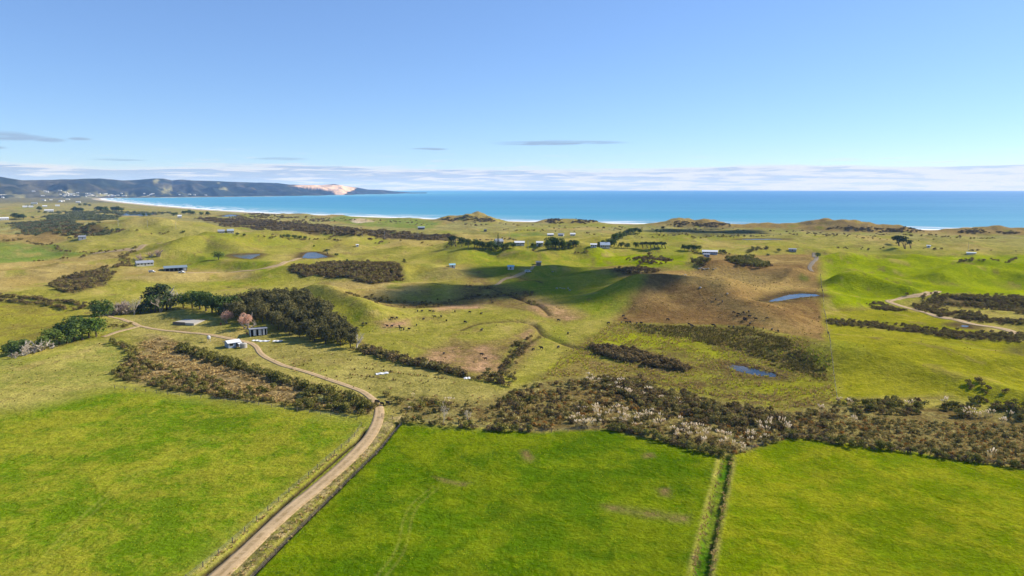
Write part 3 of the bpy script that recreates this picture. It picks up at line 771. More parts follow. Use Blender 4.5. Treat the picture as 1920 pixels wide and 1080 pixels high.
def ribbon(name, label, line, width, m, lift=.09, wob=.12):
    L = np.asarray(line); T = np.gradient(L, axis=0); T /= np.linalg.norm(T, axis=1)[:, None]
    Nn = np.stack([T[:, 1], -T[:, 0]], 1); q = np.array([-1.15, -1, -.6, -.2, .2, .6, 1, 1.15]); V = []; A = []
    s = np.arange(len(L))
    for j, u in enumerate(q):
        wv = np.asarray(width) / 2 * (1 + wob * fbm(s / 9., s * 0 + j * .1 + 3.6, 36 + (u > 0), 3))
        p = L + Nn * (u * wv)[:, None]
        z = hgt(p[:, 0], p[:, 1]) + (lift if abs(u) < 1.1 else -.35) + (.05 if abs(u) < .7 else 0)
        V.append(np.c_[p, z]); A.append(np.full(len(L), u))
    V = np.concatenate(V); n = len(L)
    i = np.arange(len(q) - 1)[:, None] * n + np.arange(n - 1)[None]
    F = np.stack([i, i + n, i + n + 1, i + 1], -1).reshape(-1, 4)[:, ::-1]
    me = np_mesh(name, V, F, [m], True); attr(me, 'across', np.concatenate(A))
    return tag(link(name, me), label, kind='structure')


road_w = 3.7 - 1.2 * sstep(np.hypot(road[:, 0], road[:, 1]), 185, 235)
ribbon('farm_track', 'sandy farm track climbing from the foreground to the sheds', road, road_w, M_TRACK, .1)
TRACKS = [('farm_track', 'sandy track curving through the vivid hills on the right', 4.2, M_TRACK, [(1759, 546), (1740, 550), (1715, 555), (1690, 559), (1670, 563), (1667, 566.5), (1680, 571), (1727, 584), (1777, 597), (1815, 606), (1865, 614), (1902, 624), (1940, 640), (2000, 665)]),
          ('farm_track', 'pale track crossing the green rise towards the barn', 4.5, M_TRACK2, [(562, 484), (547, 489), (530, 494), (505, 501), (480, 506), (440, 510), (400, 511), (350, 512)]),
          ('farm_track', 'faint path running down from the sheltered hollow', 2.6, M_TRACK2, [(1003, 498), (998, 502), (990, 508), (976, 514), (960, 520), (940, 527), (919, 535)]),
          ('farm_track', 'short grassy branch track below the left trees', 2.6, M_TRACK2, [(262, 612), (245, 616), (225, 621), (205, 628), (192, 632)]),
          ('farm_track', 'grey lane at the top corner of the brown hill', 3.2, mat('grey_track', m_track((150, 138, 120), (126, 116, 98))), [(1526, 474), (1531, 482), (1524, 492), (1518, 501), (1523, 509)]),
          ('road', 'pale far road running over the green mound on the left', 7.0, M_TRACK2, [(300, 456), (265, 463), (235, 468), (212, 471), (175, 475)])]
for nm, lb, wd, m, px in TRACKS:
    ribbon(nm, lb, world_line(px, 2.), wd, m, .12)

# far hills behind the bay: ridge line and foot line by photo column
SKY_L = [(-420, 322), (-250, 326), (-120, 325), (-40, 328), (0, 330.5), (20, 334), (45, 338), (75, 337.5), (120, 336.5), (190, 334.5), (215, 336.5), (232, 338.5), (262, 337), (290, 334.8), (310, 334.8), (325, 338), (345, 336.5), (362, 338.5),
         (400, 339.2), (440, 341), (480, 342.2), (520, 343), (545, 346), (570, 346.8), (600, 347), (628, 345.2), (650, 349), (668, 351.5), (690, 355.2), (720, 356.6), (745, 359), (775, 361.4), (800, 362.3)]
FOOT_L = [(-420, 376), (-100, 374), (0, 373), (120, 372.2), (190, 371.6), (300, 370.4), (400, 369.4), (480, 368.4), (560, 367.4), (640, 365.8), (700, 364.4), (760, 363.1), (800, 362.9)]
nq, nt = 520, 46
qx = np.linspace(-420, 800, nq); tt = np.linspace(0, 1, nt)
foot = np.interp(qx, *zip(*FOOT_L)); sky_ = np.interp(qx, *zip(*SKY_L)); sky_ = sky_ + .6 * fbm(qx / 22, qx * 0, 7, 3)
fx, fy = flat(qx, foot, 0.); fd = np.hypot(fx, fy); ux, uy = fx / fd, fy / fd
ridge_d = fd + 1500 + 250 * fbm(qx / 70, qx * 0 + 3, 17, 3)
rx_, ry_, rz_ = ray(qx, sky_); rh = np.hypot(rx_, ry_)
ridge_h = np.maximum(CAM_Z + rz_ / rh * ridge_d, 6.)
HX = []; HY = []; HZ = []
for t_ in tt:
    s_ = t_ * 1.5                                             # past 1 the land falls away behind the ridge
    dd = fd - 60 + (ridge_d - fd + 60) * s_
    X = ux * dd; Y = uy * dd
    spur = fbm(X / 420, Y / 420, 61, 4)
    prof = np.where(s_ <= 1, sstep(np.array(s_), 0., 1.) * .75 + .25 * s_, 1 - .55 * (s_ - 1))
    z = ridge_h * prof
    z = z + 80 * spur * np.sin(np.pi * min(s_, 1.)) * np.clip(ridge_h / 120, .1, 1) - (2. if t_ == 0 else 0)
    z = z - 95 * np.abs(perlin(X / 300, Y / 300, 67)) * np.sin(np.pi * min(s_, 1.)) * np.clip(ridge_h / 140, .05, 1)
    if s_ < 1:                                                # keep the near spurs under the skyline
        lim = CAM_Z + (rz_ / rh) * dd - 2
        z = np.minimum(z, np.maximum(lim, 2))
    HX.append(X); HY.append(Y); HZ.append(np.maximum(z, -3))
HX = np.concatenate(HX); HY = np.concatenate(HY); HZ = np.concatenate(HZ)
hpx, hpy = to_px(HX, HY, HZ)
bush = np.array(kc((66, 76, 58), .36)); scr = np.array(kc((128, 120, 92), .38)); grass = np.array(kc((176, 168, 110), .55)); dune = np.array(kc((246, 206, 164), .72))
hc = np.tile(bush, (len(HX), 1))
def hmix(c, m_):
    global hc
    hc = hc * (1 - m_[:, None]) + c * m_[:, None]
hmix(scr, .8 * sstep(fbm(HX / 350, HY / 350, 71, 4), .0, .3)); hmix(scr, .8 * sstep(190 - hpx, 0, 120) * sstep(hpx, 20, 60))
hmix(grass, sstep(fbm(HX / 130, HY / 130, 77, 3), .05, .3) * sstep(hpy, 355, 366) * sstep(420 - hpx, 0, 160))
wj = 5 * fbm(HX / 150, HY / 150, 79, 3)
for c, pl in ((dune, [(548, 349), (566, 346), (590, 345), (640, 347), (668, 352), (664, 356), (652, 360), (645, 366), (630, 366), (622, 359), (600, 354), (570, 352)]),
              (grass, [(286, 338), (294, 335), (299, 338), (288, 346)]), (grass, [(296, 356), (325, 347), (322, 356), (310, 360)]), (grass, [(408, 353), (420, 351.5), (433, 355), (424, 357)]),
              (grass, [(112, 359), (128, 355.5), (148, 364), (130, 367)]), (grass, [(404, 342), (416, 342.5), (412, 345)])):
    hmix(np.array(c), sstep(poly_sd(hpx + wj * .4, hpy + wj * .15, pl), -.8, 1.2))
me = np_mesh('hills', np.stack([HX, HY, HZ], 1), grid_faces(nt, nq), [mat('hill_bush', m_hills)], True)
attr(me, 'tone_a', hc)
tag(link('hills', me), 'bush covered hills with pale sand dunes across the bay', kind='structure')

# ------------------------------------------------------------------ vegetation: shapes
def leaf_cloud(seed, blobs, n, size, flatten=1., drop=.0, up=.25):
    """n leaf-sprays spread over and through lumpy blobs (cx,cy,cz,rx,ry,rz); returns quad vertices and faces"""
    g = np.random.default_rng(seed); B = np.array(blobs, float)
    wgt = (B[:, 3] * B[:, 5]) ** .9; bi = g.choice(len(B), n, p=wgt / wgt.sum())
    d = g.normal(size=(n, 3)); d /= np.linalg.norm(d, axis=1)[:, None]
    d[:, 2] = np.where(d[:, 2] < -.35, -d[:, 2], d[:, 2])
    rr = (.62 + .42 * g.random(n) ** .6 + .34 * (g.random(n) > .9) * g.random(n))[:, None]
    P = B[bi, :3] + d * B[bi, 3:] * rr + g.normal(size=(n, 3)) * size * .25
    nn = d + g.normal(size=(n, 3)) * .65; nn[:, 2] += up; nn /= np.linalg.norm(nn, axis=1)[:, None]
    u = np.cross(nn, g.normal(size=(n, 3))); u /= np.linalg.norm(u, axis=1)[:, None]; v = np.cross(nn, u)
    s = size * (.55 + .9 * g.random(n))[:, None]; a = s * (.7 + .6 * g.random(n))[:, None]
    Q = np.stack([P - u * s, P - v * a * .6 + nn * s * .15, P + u * s, P + v * a * .6], 1).reshape(-1, 3)
    return Q, np.arange(4 * n).reshape(-1, 4)


def lumpy(seed, rx, ry, h, z0, k, sub=.48):
    g = random.Random(seed); bl = []
    for i in range(k):
        a = g.uniform(0, 6.28); q = math.sqrt(g.random()) * .62
        f = sub * g.uniform(.7, 1.25)
        zz = z0 + (h - z0) * g.uniform(.25, .78) * (1 - .25 * q)
        bl.append((rx * q * math.cos(a), ry * q * math.sin(a), zz, rx * f, ry * f, (h - z0) * f * .62))
    return bl


def branch_mesh(seed, h, spread, levels, n0, r0, up=.55, lean=0., trunk=.35, thick=.62):
    """bare tree: tapered trunk, limbs and twigs"""
    g = random.Random(seed); mb = MB()
    def grow(p, d, L, r, lev):
        q = p; k = 2 if lev < levels else 1
        for i in range(k):
            d = (d + Vector((g.gauss(0, .14), g.gauss(0, .14), .06 * up))).normalized()
            e = q + d * L / k; mb.bar(q, e, r * (1 - .3 * i / k), r * (1 - .3 * (i + 1) / k) if lev < levels else r * .35, 4 if lev > 0 else 6); q = e
        if lev >= levels: return
        for i in range(n0 - (lev > 1)):
            a = g.uniform(0, 6.28); s_ = Vector((math.cos(a), math.sin(a), 0))
            dd = (d * g.uniform(.5, 1.) + s_ * spread * g.uniform(.5, 1.1) + Vector((0, 0, up * .35))).normalized()
            st = p.lerp(q, g.uniform(.45, 1.)) if i else q
            grow(st, dd, L * g.uniform(.55, .8), r * thick, lev + 1)
    grow(Vector((0, 0, -.2)), Vector((lean, 0, 1)).normalized(), h * trunk, r0, 0)
    return mb


LM = {}
def leafm(name, a, b, tr=.22): LM[name] = mat('leaf_' + name, m_leaf(kc(a, 1.45), kc(b, 1.45), tr)); return LM[name]


leafm('scrub', (80, 66, 44), (126, 108, 68)); leafm('scrub_olive', (92, 84, 46), (140, 126, 68)); leafm('bush_green', (84, 82, 38), (130, 122, 60)); leafm('bush_grey', (124, 126, 82), (164, 160, 108))
leafm('grove', (62, 62, 38), (110, 102, 62)); leafm('evergreen', (40, 58, 30), (82, 96, 46)); leafm('tree_green', (62, 84, 34), (112, 122, 54)); leafm('pine', (38, 50, 34), (74, 84, 50))
leafm('rushes', (138, 112, 70), (176, 156, 88)); leafm('rush_lime', (146, 142, 44), (176, 170, 60)); leafm('straw', (182, 156, 100), (144, 122, 74)); leafm('rush_dark', (78, 72, 40), (120, 108, 52)); leafm('bronze', (122, 86, 40), (158, 118, 58))
leafm('toetoe_blades', (150, 134, 88), (188, 170, 118)); leafm('plume', (208, 192, 160), (222, 208, 180), .3); leafm('twig_pink', (176, 138, 116), (206, 168, 138), .3); leafm('twig_grey', (166, 150, 128), (196, 180, 156), .3); leafm('flax', (146, 134, 84), (180, 166, 104)); leafm('tuft_green', (116, 134, 14), (160, 158, 40))
leafm('far_bush', (70, 76, 50), (104, 106, 70)); leafm('dune_scrub', (72, 62, 44), (112, 98, 66))
M_BARK = mat('bark', m_plain(kc((112, 96, 78)), .9, .1, .3)); M_BARK_W = mat('pale_bark', m_plain(kc((214, 202, 184)), .85, .1, .2)); M_BARK_G = mat('grey_bark', m_plain(kc((178, 164, 146)), .9, .1, .25))


def blade_tuft(seed, n, h, r, w_, lean=.6):
    g = np.random.default_rng(seed); V = []; F = []
    for i in range(n):
        a = g.uniform(0, 6.28); o = np.array([math.cos(a), math.sin(a), 0.]); hh = h * g.uniform(.55, 1.1); q = r * g.uniform(.1, .5); l = lean * g.uniform(.3, 1.2)
        p = np.array([-o[1], o[0], 0]) * w_; b = o * q; m_ = b + o * hh * l * .35 + np.array([0, 0, hh * .7]); t_ = b + o * hh * l + np.array([0, 0, hh * (1. - .25 * l)])
        k_ = len(V); V += [b - p, b + p, m_ + p * .8, t_, m_ - p * .8]; F += [(k_, k_ + 1, k_ + 2), (k_, k_ + 2, k_ + 4), (k_ + 4, k_ + 2, k_ + 3)]
    return np.array(V), np.array(F)


def src(name, V, F, m):                       # a shape kept in the library, not in the scene
    return bpy.data.objects.new(name, np_mesh(name, V, F, [m]))


def shrubs(key, m, n=3, rx=1.5, h=2.2, leaves=110, size=.30, seed=0, z0=.0):
    return [src('shrub_shape', *leaf_cloud(seed + i * 7 + 1, lumpy(seed + i, rx, rx * .85, h, z0, 6), leaves, size), LM[m]) for i in range(n)]


LIB = {
    'scrub': shrubs('s', 'scrub', 3, 1.5, 2.1, 120, .28, 10), 'scrub_olive': shrubs('s', 'scrub_olive', 3, 1.5, 1.9, 120, .28, 20), 'bush': shrubs('b', 'bush_green', 3, 1.9, 3.0, 160, .30, 30),
    'bush_grey': shrubs('b', 'bush_grey', 2, 1.8, 2.2, 140, .30, 40), 'bronze': shrubs('b', 'bronze', 2, 1.2, 1.3, 90, .24, 45), 'far_bush': shrubs('f', 'far_bush', 3, 4.5, 4.2, 130, .8, 50), 'dune_scrub': shrubs('f', 'dune_scrub', 3, 3.4, 2.4, 120, .6, 60),
    'far_scrub': shrubs('f', 'scrub', 3, 3.6, 2.3, 130, .6, 70),
    'rushes': [src('rush_shape', *blade_tuft(80 + i, 16, .95, .5, .06), LM['rushes']) for i in range(3)], 'rush_lime': [src('rush_shape', *blade_tuft(84 + i, 14, .7, .5, .07), LM['rush_lime']) for i in range(2)],
    'rush_dark': [src('rush_shape', *blade_tuft(88 + i, 18, 1.1, .55, .07), LM['rush_dark']) for i in range(3)], 'straw': [src('straw_shape', *blade_tuft(92 + i, 18, 1.0, .6, .08, .9), LM['straw']) for i in range(3)],
    'flax': [src('flax_shape', *blade_tuft(96 + i, 20, 1.7, .8, .10, .7), LM['flax']) for i in range(3)], 'tuft': [src('tuft_shape', *blade_tuft(99 + i, 10, .34, .4, .07, .9), LM['tuft_green']) for i in range(2)]}


def scatter(name, label, pts, kinds, smin=.7, smax=1.3, zs=1., seed=1):
    """plants too many to count: real shapes set out on points"""
    x, y = pts
    if len(x) == 0: return
    g = np.random.default_rng(seed)
    me = bpy.data.meshes.new(name); V = np.stack([x, y, hgt(x, y) - .08], 1).astype(np.float32)
    me.vertices.add(len(V)); me.vertices.foreach_set('co', V.ravel())
    objs = [o for k_ in kinds for o in LIB[k_]]
    s = smin + (smax - smin) * g.random(len(V)) ** 1.5
    attr(me, 'size', s); attr(me, 'turn', g.uniform(0, 6.28, len(V)))
    a = me.attributes.new('pick', 'INT', 'POINT'); a.data.foreach_set('value', g.integers(0, len(objs), len(V)).astype(np.int32))
    o = tag(link(name, me), label, kind='stuff')
    ng = bpy.data.node_groups.new(name + '_set', 'GeometryNodeTree')
    ng.interface.new_socket('Geometry', in_out='INPUT', socket_type='NodeSocketGeometry'); ng.interface.new_socket('Geometry', in_out='OUTPUT', socket_type='NodeSocketGeometry')
    N_ = ng.nodes; L_ = ng.links
    gi = N_.new('NodeGroupInput'); go = N_.new('NodeGroupOutput'); ip = N_.new('GeometryNodeInstanceOnPoints'); jn = N_.new('GeometryNodeGeometryToInstance')
    for ob in reversed(objs):
        oi = N_.new('GeometryNodeObjectInfo'); oi.inputs['Object'].default_value = ob; oi.inputs['As Instance'].default_value = False
        L_.new(oi.outputs['Geometry'], jn.inputs[0])
    def named(n_, t_):
        q = N_.new('GeometryNodeInputNamedAttribute'); q.data_type = t_; q.inputs[0].default_value = n_; return q.outputs['Attribute']
    L_.new(gi.outputs[0], ip.inputs['Points']); L_.new(jn.outputs[0], ip.inputs['Instance']); ip.inputs['Pick Instance'].default_value = True
    L_.new(named('pick', 'INT'), ip.inputs['Instance Index'])
    cz = N_.new('ShaderNodeCombineXYZ'); L_.new(named('turn', 'FLOAT'), cz.inputs[2]); L_.new(cz.outputs[0], ip.inputs['Rotation'])
    sz = N_.new('ShaderNodeCombineXYZ'); sa_ = named('size', 'FLOAT')
    for i in range(2): L_.new(sa_, sz.inputs[i])
    mz = N_.new('ShaderNodeMath'); mz.operation = 'MULTIPLY'; L_.new(sa_, mz.inputs[0]); mz.inputs[1].default_value = zs; L_.new(mz.outputs[0], sz.inputs[2])
    L_.new(sz.outputs[0], ip.inputs['Scale']); L_.new(ip.outputs[0], go.inputs[0])
    md = o.modifiers.new('set', 'NODES'); md.node_group = ng
    return o


def pts_in(px, per_m2, seed=0, thin=None, soft=0., cap=40000):
    """random places inside an outline (photo points laid on the ground)"""
    wp = np.array(world_poly(px)); g = np.random.default_rng(seed + 500)
    lo, hi = wp.min(0), wp.max(0); A = (hi[0] - lo[0]) * (hi[1] - lo[1]); n = int(min(A * per_m2, cap * 6))
    x = g.uniform(lo[0], hi[0], n); y = g.uniform(lo[1], hi[1], n)
    sdv = poly_sd(x, y, wp)
    k_ = sdv > (g.normal(0, soft, n) if soft else 0)
    if thin is not None:
        sc, th = thin; k_ &= fbm(x / sc, y / sc, seed + 3, 3) + g.normal(0, .08, n) > th
    x = x[k_]; y = y[k_]
    ok = hgt(x, y) > .6
    return x[ok][:cap], y[ok][:cap]


def pts_along(px, per_m, width, seed=0):
    L = world_line(px, 1.); g = np.random.default_rng(seed + 900)
    n = int(len(L) * per_m); i = g.integers(0, len(L), n)
    return L[i, 0] + g.normal(0, width * .33, n), L[i, 1] + g.normal(0, width * .33, n)


def cat2(*a): return np.concatenate([q[0] for q in a]), np.concatenate([q[1] for q in a])


# ------------------------------------------------------------------ vegetation: masses
scatter('scrub', 'dense dark brown scrub patch on the slope left of centre', pts_in([(537, 509), (600, 493), (690, 491), (740, 494), (757, 527), (700, 533), (640, 520), (560, 513)], .42, 1, cap=16000), ['scrub', 'scrub', 'scrub_olive'], .6, 1.4, seed=1)
scatter('scrub', 'brown scrub belt on the far flats before the beach', cat2(pts_in([(370, 408), (480, 412), (620, 425), (760, 436), (860, 445), (850, 451), (700, 446), (560, 437), (420, 424)], .028, 2, (60, -.22), 8, 14000),
        pts_in([(480, 400), (640, 414), (560, 418), (430, 408)], .012, 3, (60, .05), 8, 5000)), ['far_scrub', 'dune_scrub'], .6, 1.4, seed=2)
scatter('scrub', 'olive scrub rise on the far left', pts_in([(20, 420), (130, 411), (190, 422), (232, 433), (170, 443), (60, 441)], .03, 4, (60, -.25), 6, 9000), ['far_bush', 'far_scrub'], .5, 1.0, seed=3)
scatter('scrub', 'dark treeline of scrub on the far left flats', cat2(pts_in([(70, 408), (150, 401), (230, 409), (190, 414), (110, 412)], .014, 5, None, 5, 4000), pts_in([(60, 398), (180, 396), (330, 400), (300, 404), (120, 402)], .006, 6, (70, .0), 5, 3000)), ['far_bush'], .7, 1.5, seed=4)
scatter('scrub', 'thick strip of dark manuka in the lime green marsh', pts_in([(1107, 650), (1160, 653), (1240, 676), (1297, 692), (1285, 699), (1200, 685), (1118, 664)], .55, 7, None, .6), ['scrub'], .8, 1.5, seed=5)
scatter('scrub', 'dark scrub mass in the wetland belt', pts_in([(1130, 706), (1200, 716), (1300, 748), (1400, 768), (1478, 786), (1470, 806), (1390, 800), (1300, 782), (1180, 750), (1130, 724)], .6, 8, (14, -.3), 1.5), ['scrub', 'scrub_olive'], .55, 1.2, seed=6)
scatter('scrub', 'mixed brown undergrowth of the wetland belt', cat2(pts_in([(930, 752), (1008, 722), (1130, 708), (1330, 752), (1480, 776), (1571, 764), (1570, 826), (1480, 822), (1384, 850), (1352, 852), (1240, 822), (1140, 802), (1000, 807), (935, 798)], .7, 9, (9, -.2), .6, 16000)), ['scrub_olive', 'bronze', 'flax', 'straw', 'scrub', 'rush_dark'], .35, 1.0, seed=7)
scatter('scrub', 'olive and bronze undergrowth of the right wetland', pts_in([(1573, 778), (1700, 788), (1920, 800), (2100, 815), (2100, 898), (1920, 874), (1700, 843), (1574, 828)], 1.3, 10, (10, -.35), .4, 26000), ['scrub_olive', 'flax', 'bronze', 'flax', 'straw', 'rushes'], .32, .75, seed=8)
scatter('scrub', 'dark bushes along the foot of the right hill', cat2(pts_in([(1573, 756), (1640, 752), (1730, 756), (1735, 776), (1640, 780), (1575, 776)], .4, 11, (9, -.2), 1.), pts_in([(1750, 765), (1800, 752), (1850, 749), (1920, 764), (1920, 790), (1800, 782)], .5, 12, (9, -.15), .6)), ['scrub', 'bush', 'scrub_olive'], .45, .95, seed=9)
scatter('scrub', 'low scrub on the lime bank at the right edge', pts_in([(1780, 716), (1850, 716), (1925, 738), (1925, 756), (1850, 738), (1790, 724)], .16, 13, (9, .0), .5), ['scrub_olive', 'scrub'], .5, 1.0, seed=10)
scatter('scrub', 'dark bottom edge of the wetland along the near paddocks', cat2(pts_along([(1145, 806), (1190, 812), (1245, 828), (1300, 843), (1350, 856)], 2.2, 2.2, 14), pts_along([(1490, 820), (1560, 830), (1640, 840), (1720, 851), (1800, 862), (1920, 878), (2050, 896)], 1.6, 1.6, 15), pts_along([(860, 800), (930, 806), (1000, 811)], 1.4, 1.6, 16)), ['scrub', 'bush'], .5, .85, seed=11)
scatter('scrub', 'upper scrub band beside the winding right track', cat2(pts_in([(1722, 566), (1770, 553), (1850, 554), (1925, 560), (1990, 566), (1990, 596), (1925, 590), (1860, 579), (1790, 570)], .5, 17, (11, -.12), 4.), pts_in([(1700, 572), (1760, 578), (1850, 594), (1925, 603), (1925, 610), (1820, 602), (1740, 588)], .6, 18, (10, -.12), 3.)), ['scrub', 'scrub_olive'], .5, 1.0, seed=12)
scatter('scrub', 'lower scrub strip below the right hills', cat2(pts_in([(1552, 599), (1640, 604), (1760, 619), (1840, 624), (1920, 628), (1930, 643), (1800, 635), (1640, 615), (1552, 608)], .8, 19, (9, -.12), 2.5), pts_in([(1625, 570), (1650, 567), (1697, 582), (1690, 585), (1640, 580)], .6, 20, (10, -.3), .5)), ['scrub', 'scrub_olive'], .45, .85, seed=13)
scatter('scrub', 'shrubby triangle by the straw field on the left', cat2(pts_in([(95, 531), (140, 515), (197, 502), (214, 512), (200, 536), (140, 549), (110, 545)], .10, 21, (20, -.1), 1.), pts_along([(94, 533), (110, 540), (132, 548)], .8, 3, 22), pts_along([(160, 512), (195, 503), (225, 499), (240, 495)], .8, 5, 23), pts_along([(232, 496), (236, 480), (255, 472)], .8, 7, 24)), ['scrub', 'scrub_olive'], .8, 1.5, seed=14)
scatter('scrub', 'dark shrubs in the hollow above the brown wet patch', cat2(pts_in([(1172, 484), (1200, 477), (1240, 482), (1262, 490), (1240, 496), (1190, 494)], .07, 25, (30, -.05), 1.), pts_in([(1150, 507), (1200, 500), (1250, 508), (1225, 513), (1170, 513)], .12, 26, (20, -.05), 1.)), ['scrub'], .8, 1.7, seed=15)
scatter('scrub', 'dark clump of bushes on top of the brown hill', pts_in([(1364, 488), (1390, 485), (1420, 491), (1443, 500), (1430, 505), (1400, 500), (1372, 495)], .16, 27, None, 1.), ['bush', 'scrub'], .9, 1.7, seed=16)
scatter('scrub', 'dark bushes beside the long white-roofed house', cat2(pts_in([(1300, 494), (1310, 486), (1326, 488), (1330, 498), (1305, 501)], .14, 28, None, 1.), pts_along([(1300, 474), (1318, 477)], .6, 5, 29), pts_along([(1356, 476), (1372, 478)], .6, 5, 30), pts_along([(1400, 474), (1420, 468), (1440, 466)], .7, 4, 31)), ['bush', 'scrub'], .8, 1.4, seed=17)
scatter('scrub', 'hedge of tall brown scrub running down from the grove', pts_along([(676, 655), (700, 662), (735, 672), (770, 682), (810, 690), (850, 700), (875, 706)], 2.2, 5, 32), ['scrub', 'scrub_olive'], .9, 1.6, seed=18)
scatter('scrub', 'thick dark green hedge beside the climbing track', cat2(pts_along([(332, 656), (360, 663), (400, 676), (450, 691), (500, 706)], 2.2, 5, 33), pts_along([(500, 706), (560, 725), (620, 742), (672, 758), (690, 766)], 2.0, 4, 34)), ['bush', 'scrub_olive'], .75, 1.2, seed=19)
scatter('scrub', 'dark shrub border along the lower edge of the straw gully', cat2(pts_in([(222, 706), (252, 668), (275, 680), (340, 700), (440, 722), (560, 740), (690, 760), (694, 775), (600, 768), (480, 750), (330, 731)], .26, 35, (14, -.1), .8), pts_along([(222, 708), (330, 731), (480, 752), (600, 769), (690, 777)], 1.0, 3.5, 36), pts_along([(222, 704), (238, 684), (252, 668), (240, 655), (210, 643)], 1.1, 3.0, 37)), ['scrub_olive', 'bush', 'scrub', 'scrub_olive'], .5, 1.0, seed=20)
scatter('scrub', 'grey green bushes at the low end of the gully hedge', pts_in([(560, 745), (620, 754), (680, 766), (690, 776), (620, 770), (560, 758)], .3, 38, (10, -.1), .6), ['bush_grey', 'bush'], .6, 1.0, seed=21)
scatter('scrub', 'rough shrubs on the bank above the left trees', pts_in([(196, 602), (215, 598), (240, 604), (252, 610), (235, 616), (205, 618)], .3, 39, (6, -.1), .6), ['scrub_olive', 'straw'], .5, 1.0, seed=22)
scatter('scrub', 'dark scrub in the marshy bend at the centre', cat2(pts_in([(918, 700), (935, 690), (970, 684), (960, 715), (930, 720), (880, 712)], .22, 40, (12, -.05), 1.), pts_in([(940, 690), (950, 662), (975, 640), (996, 628), (1002, 640), (985, 662), (960, 690)], .14, 41, (10, -.1), .8), pts_along([(860, 706), (900, 712), (950, 722)], 1., 3, 42)), ['scrub', 'scrub_olive'], .6, 1.2, seed=23)
scatter('scrub', 'bushes where the knoll meets the wetland', cat2(pts_in([(935, 745), (985, 730), (1010, 722), (1010, 770), (960, 780), (930, 770)], .16, 43, (10, .0), .8), pts_in([(770, 762), (800, 750), (850, 760), (830, 776), (790, 778)], .14, 44, (8, .02), .6), pts_along([(760, 791), (800, 795), (850, 800)], .8, 1.8, 45), pts_along([(722, 742), (750, 756), (790, 768)], .5, 2, 46)), ['scrub', 'bush', 'scrub_olive'], .5, 1.1, seed=24)
scatter('scrub', 'rough brown scrub and dry grass between the track bend and the wetland', pts_in([(728, 750), (790, 746), (870, 754), (935, 750), (940, 800), (860, 798), (772, 790)], .45, 93, (6, -.02), .8), ['scrub_olive', 'bronze', 'straw', 'rush_dark', 'straw'], .3, .8, seed=39)
scatter('scrub', 'scattered low scrub over the dune hollows at the centre', cat2(pts_in([(690, 556), (800, 566), (900, 552), (1000, 545), (1000, 556), (900, 572), (780, 580), (700, 568)], .09, 47, (20, .0), 1.), pts_along([(880, 537), (930, 545), (960, 556), (990, 566), (1010, 575)], .5, 2.5, 48), pts_in([(640, 547), (700, 552), (696, 562), (650, 557)], .12, 49, (15, -.1), 1.)), ['scrub', 'scrub_olive'], .5, 1.0, seed=25)
scatter('scrub', 'hedgerow of dark scrub crossing the left fields', cat2(pts_along([(-120, 550), (0, 555), (60, 560), (110, 566), (150, 572), (180, 578)], .9, 3.5, 50), pts_along([(-100, 560), (20, 566), (90, 572), (150, 580)], .8, 3, 51)), ['scrub', 'scrub_olive'], .8, 1.3, seed=26)
scatter('dune_scrub', 'dark scrub capping the beach dunes', cat2(*[pts_in([(px - a * .5, py - 1), (px - a * .3, py - 6), (px, py - 9), (px + a * .3, py - 6), (px + a * .5, py - 1), (px, py + 1)], .06, 52 + i, (25, -.15), 2., 900) for i, (px, py, a) in enumerate(((868, 414, 90), (910, 416, 40), (1040, 419, 40), (1095, 419, 50), (1285, 424, 80), (1340, 426, 70), (1580, 432, 70), (1640, 435, 110), (1700, 436, 60), (1825, 438, 60), (1890, 438, 44)))]), ['dune_scrub'], .5, 1.0, seed=27)
scatter('dune_scrub', 'sparse scrub along the back of the beach', cat2(pts_in([(500, 402), (700, 411), (960, 418), (1300, 427), (1700, 438), (1700, 446), (1300, 436), (960, 426), (700, 420)], .004, 70, (50, .08), 8, 4000)), ['dune_scrub'], .35, .9, seed=28)
scatter('hedgerows', 'thin dark hedge lines and scrub over the far plain', cat2(*[pts_along(l_, d_, w_, 400 + i) for i, (l_, d_, w_) in enumerate((
        ([(1790, 492), (1822, 488), (1860, 487), (1905, 485)], .5, 5), ([(1560, 466), (1640, 470), (1760, 468), (1900, 472)], .10, 14), ([(1500, 442), (1620, 447), (1760, 450)], .12, 22), ([(1100, 438), (1200, 444), (1300, 447)], .10, 18), ([(1240, 442), (1340, 443), (1445, 443)], .35, 7), ([(940, 430), (1010, 433), (1100, 437)], .16, 16),
        ([(560, 420), (640, 428), (720, 432)], .2, 18), ([(700, 456), (800, 458), (845, 460)], .15, 8), ([(160, 440), (260, 434), (330, 436)], .14, 10), ([(0, 452), (60, 456), (165, 475)], .25, 4), ([(165, 476), (210, 471), (265, 463)], .25, 5), ([(60, 491), (110, 487), (160, 481)], .3, 4), ([(1700, 440), (1780, 446), (1860, 447)], .2, 16), ([(890, 452), (960, 450), (1020, 447)], .2, 5), ([(1000, 470), (1060, 474), (1120, 472)], .15, 4), ([(350, 402), (430, 406), (520, 410)], .12, 25), ([(0, 425), (60, 430), (110, 436)], .2, 10), ([(480, 447), (560, 450), (640, 452)], .3, 8)))]), ['scrub', 'scrub_olive'], .7, 1.5, seed=38)
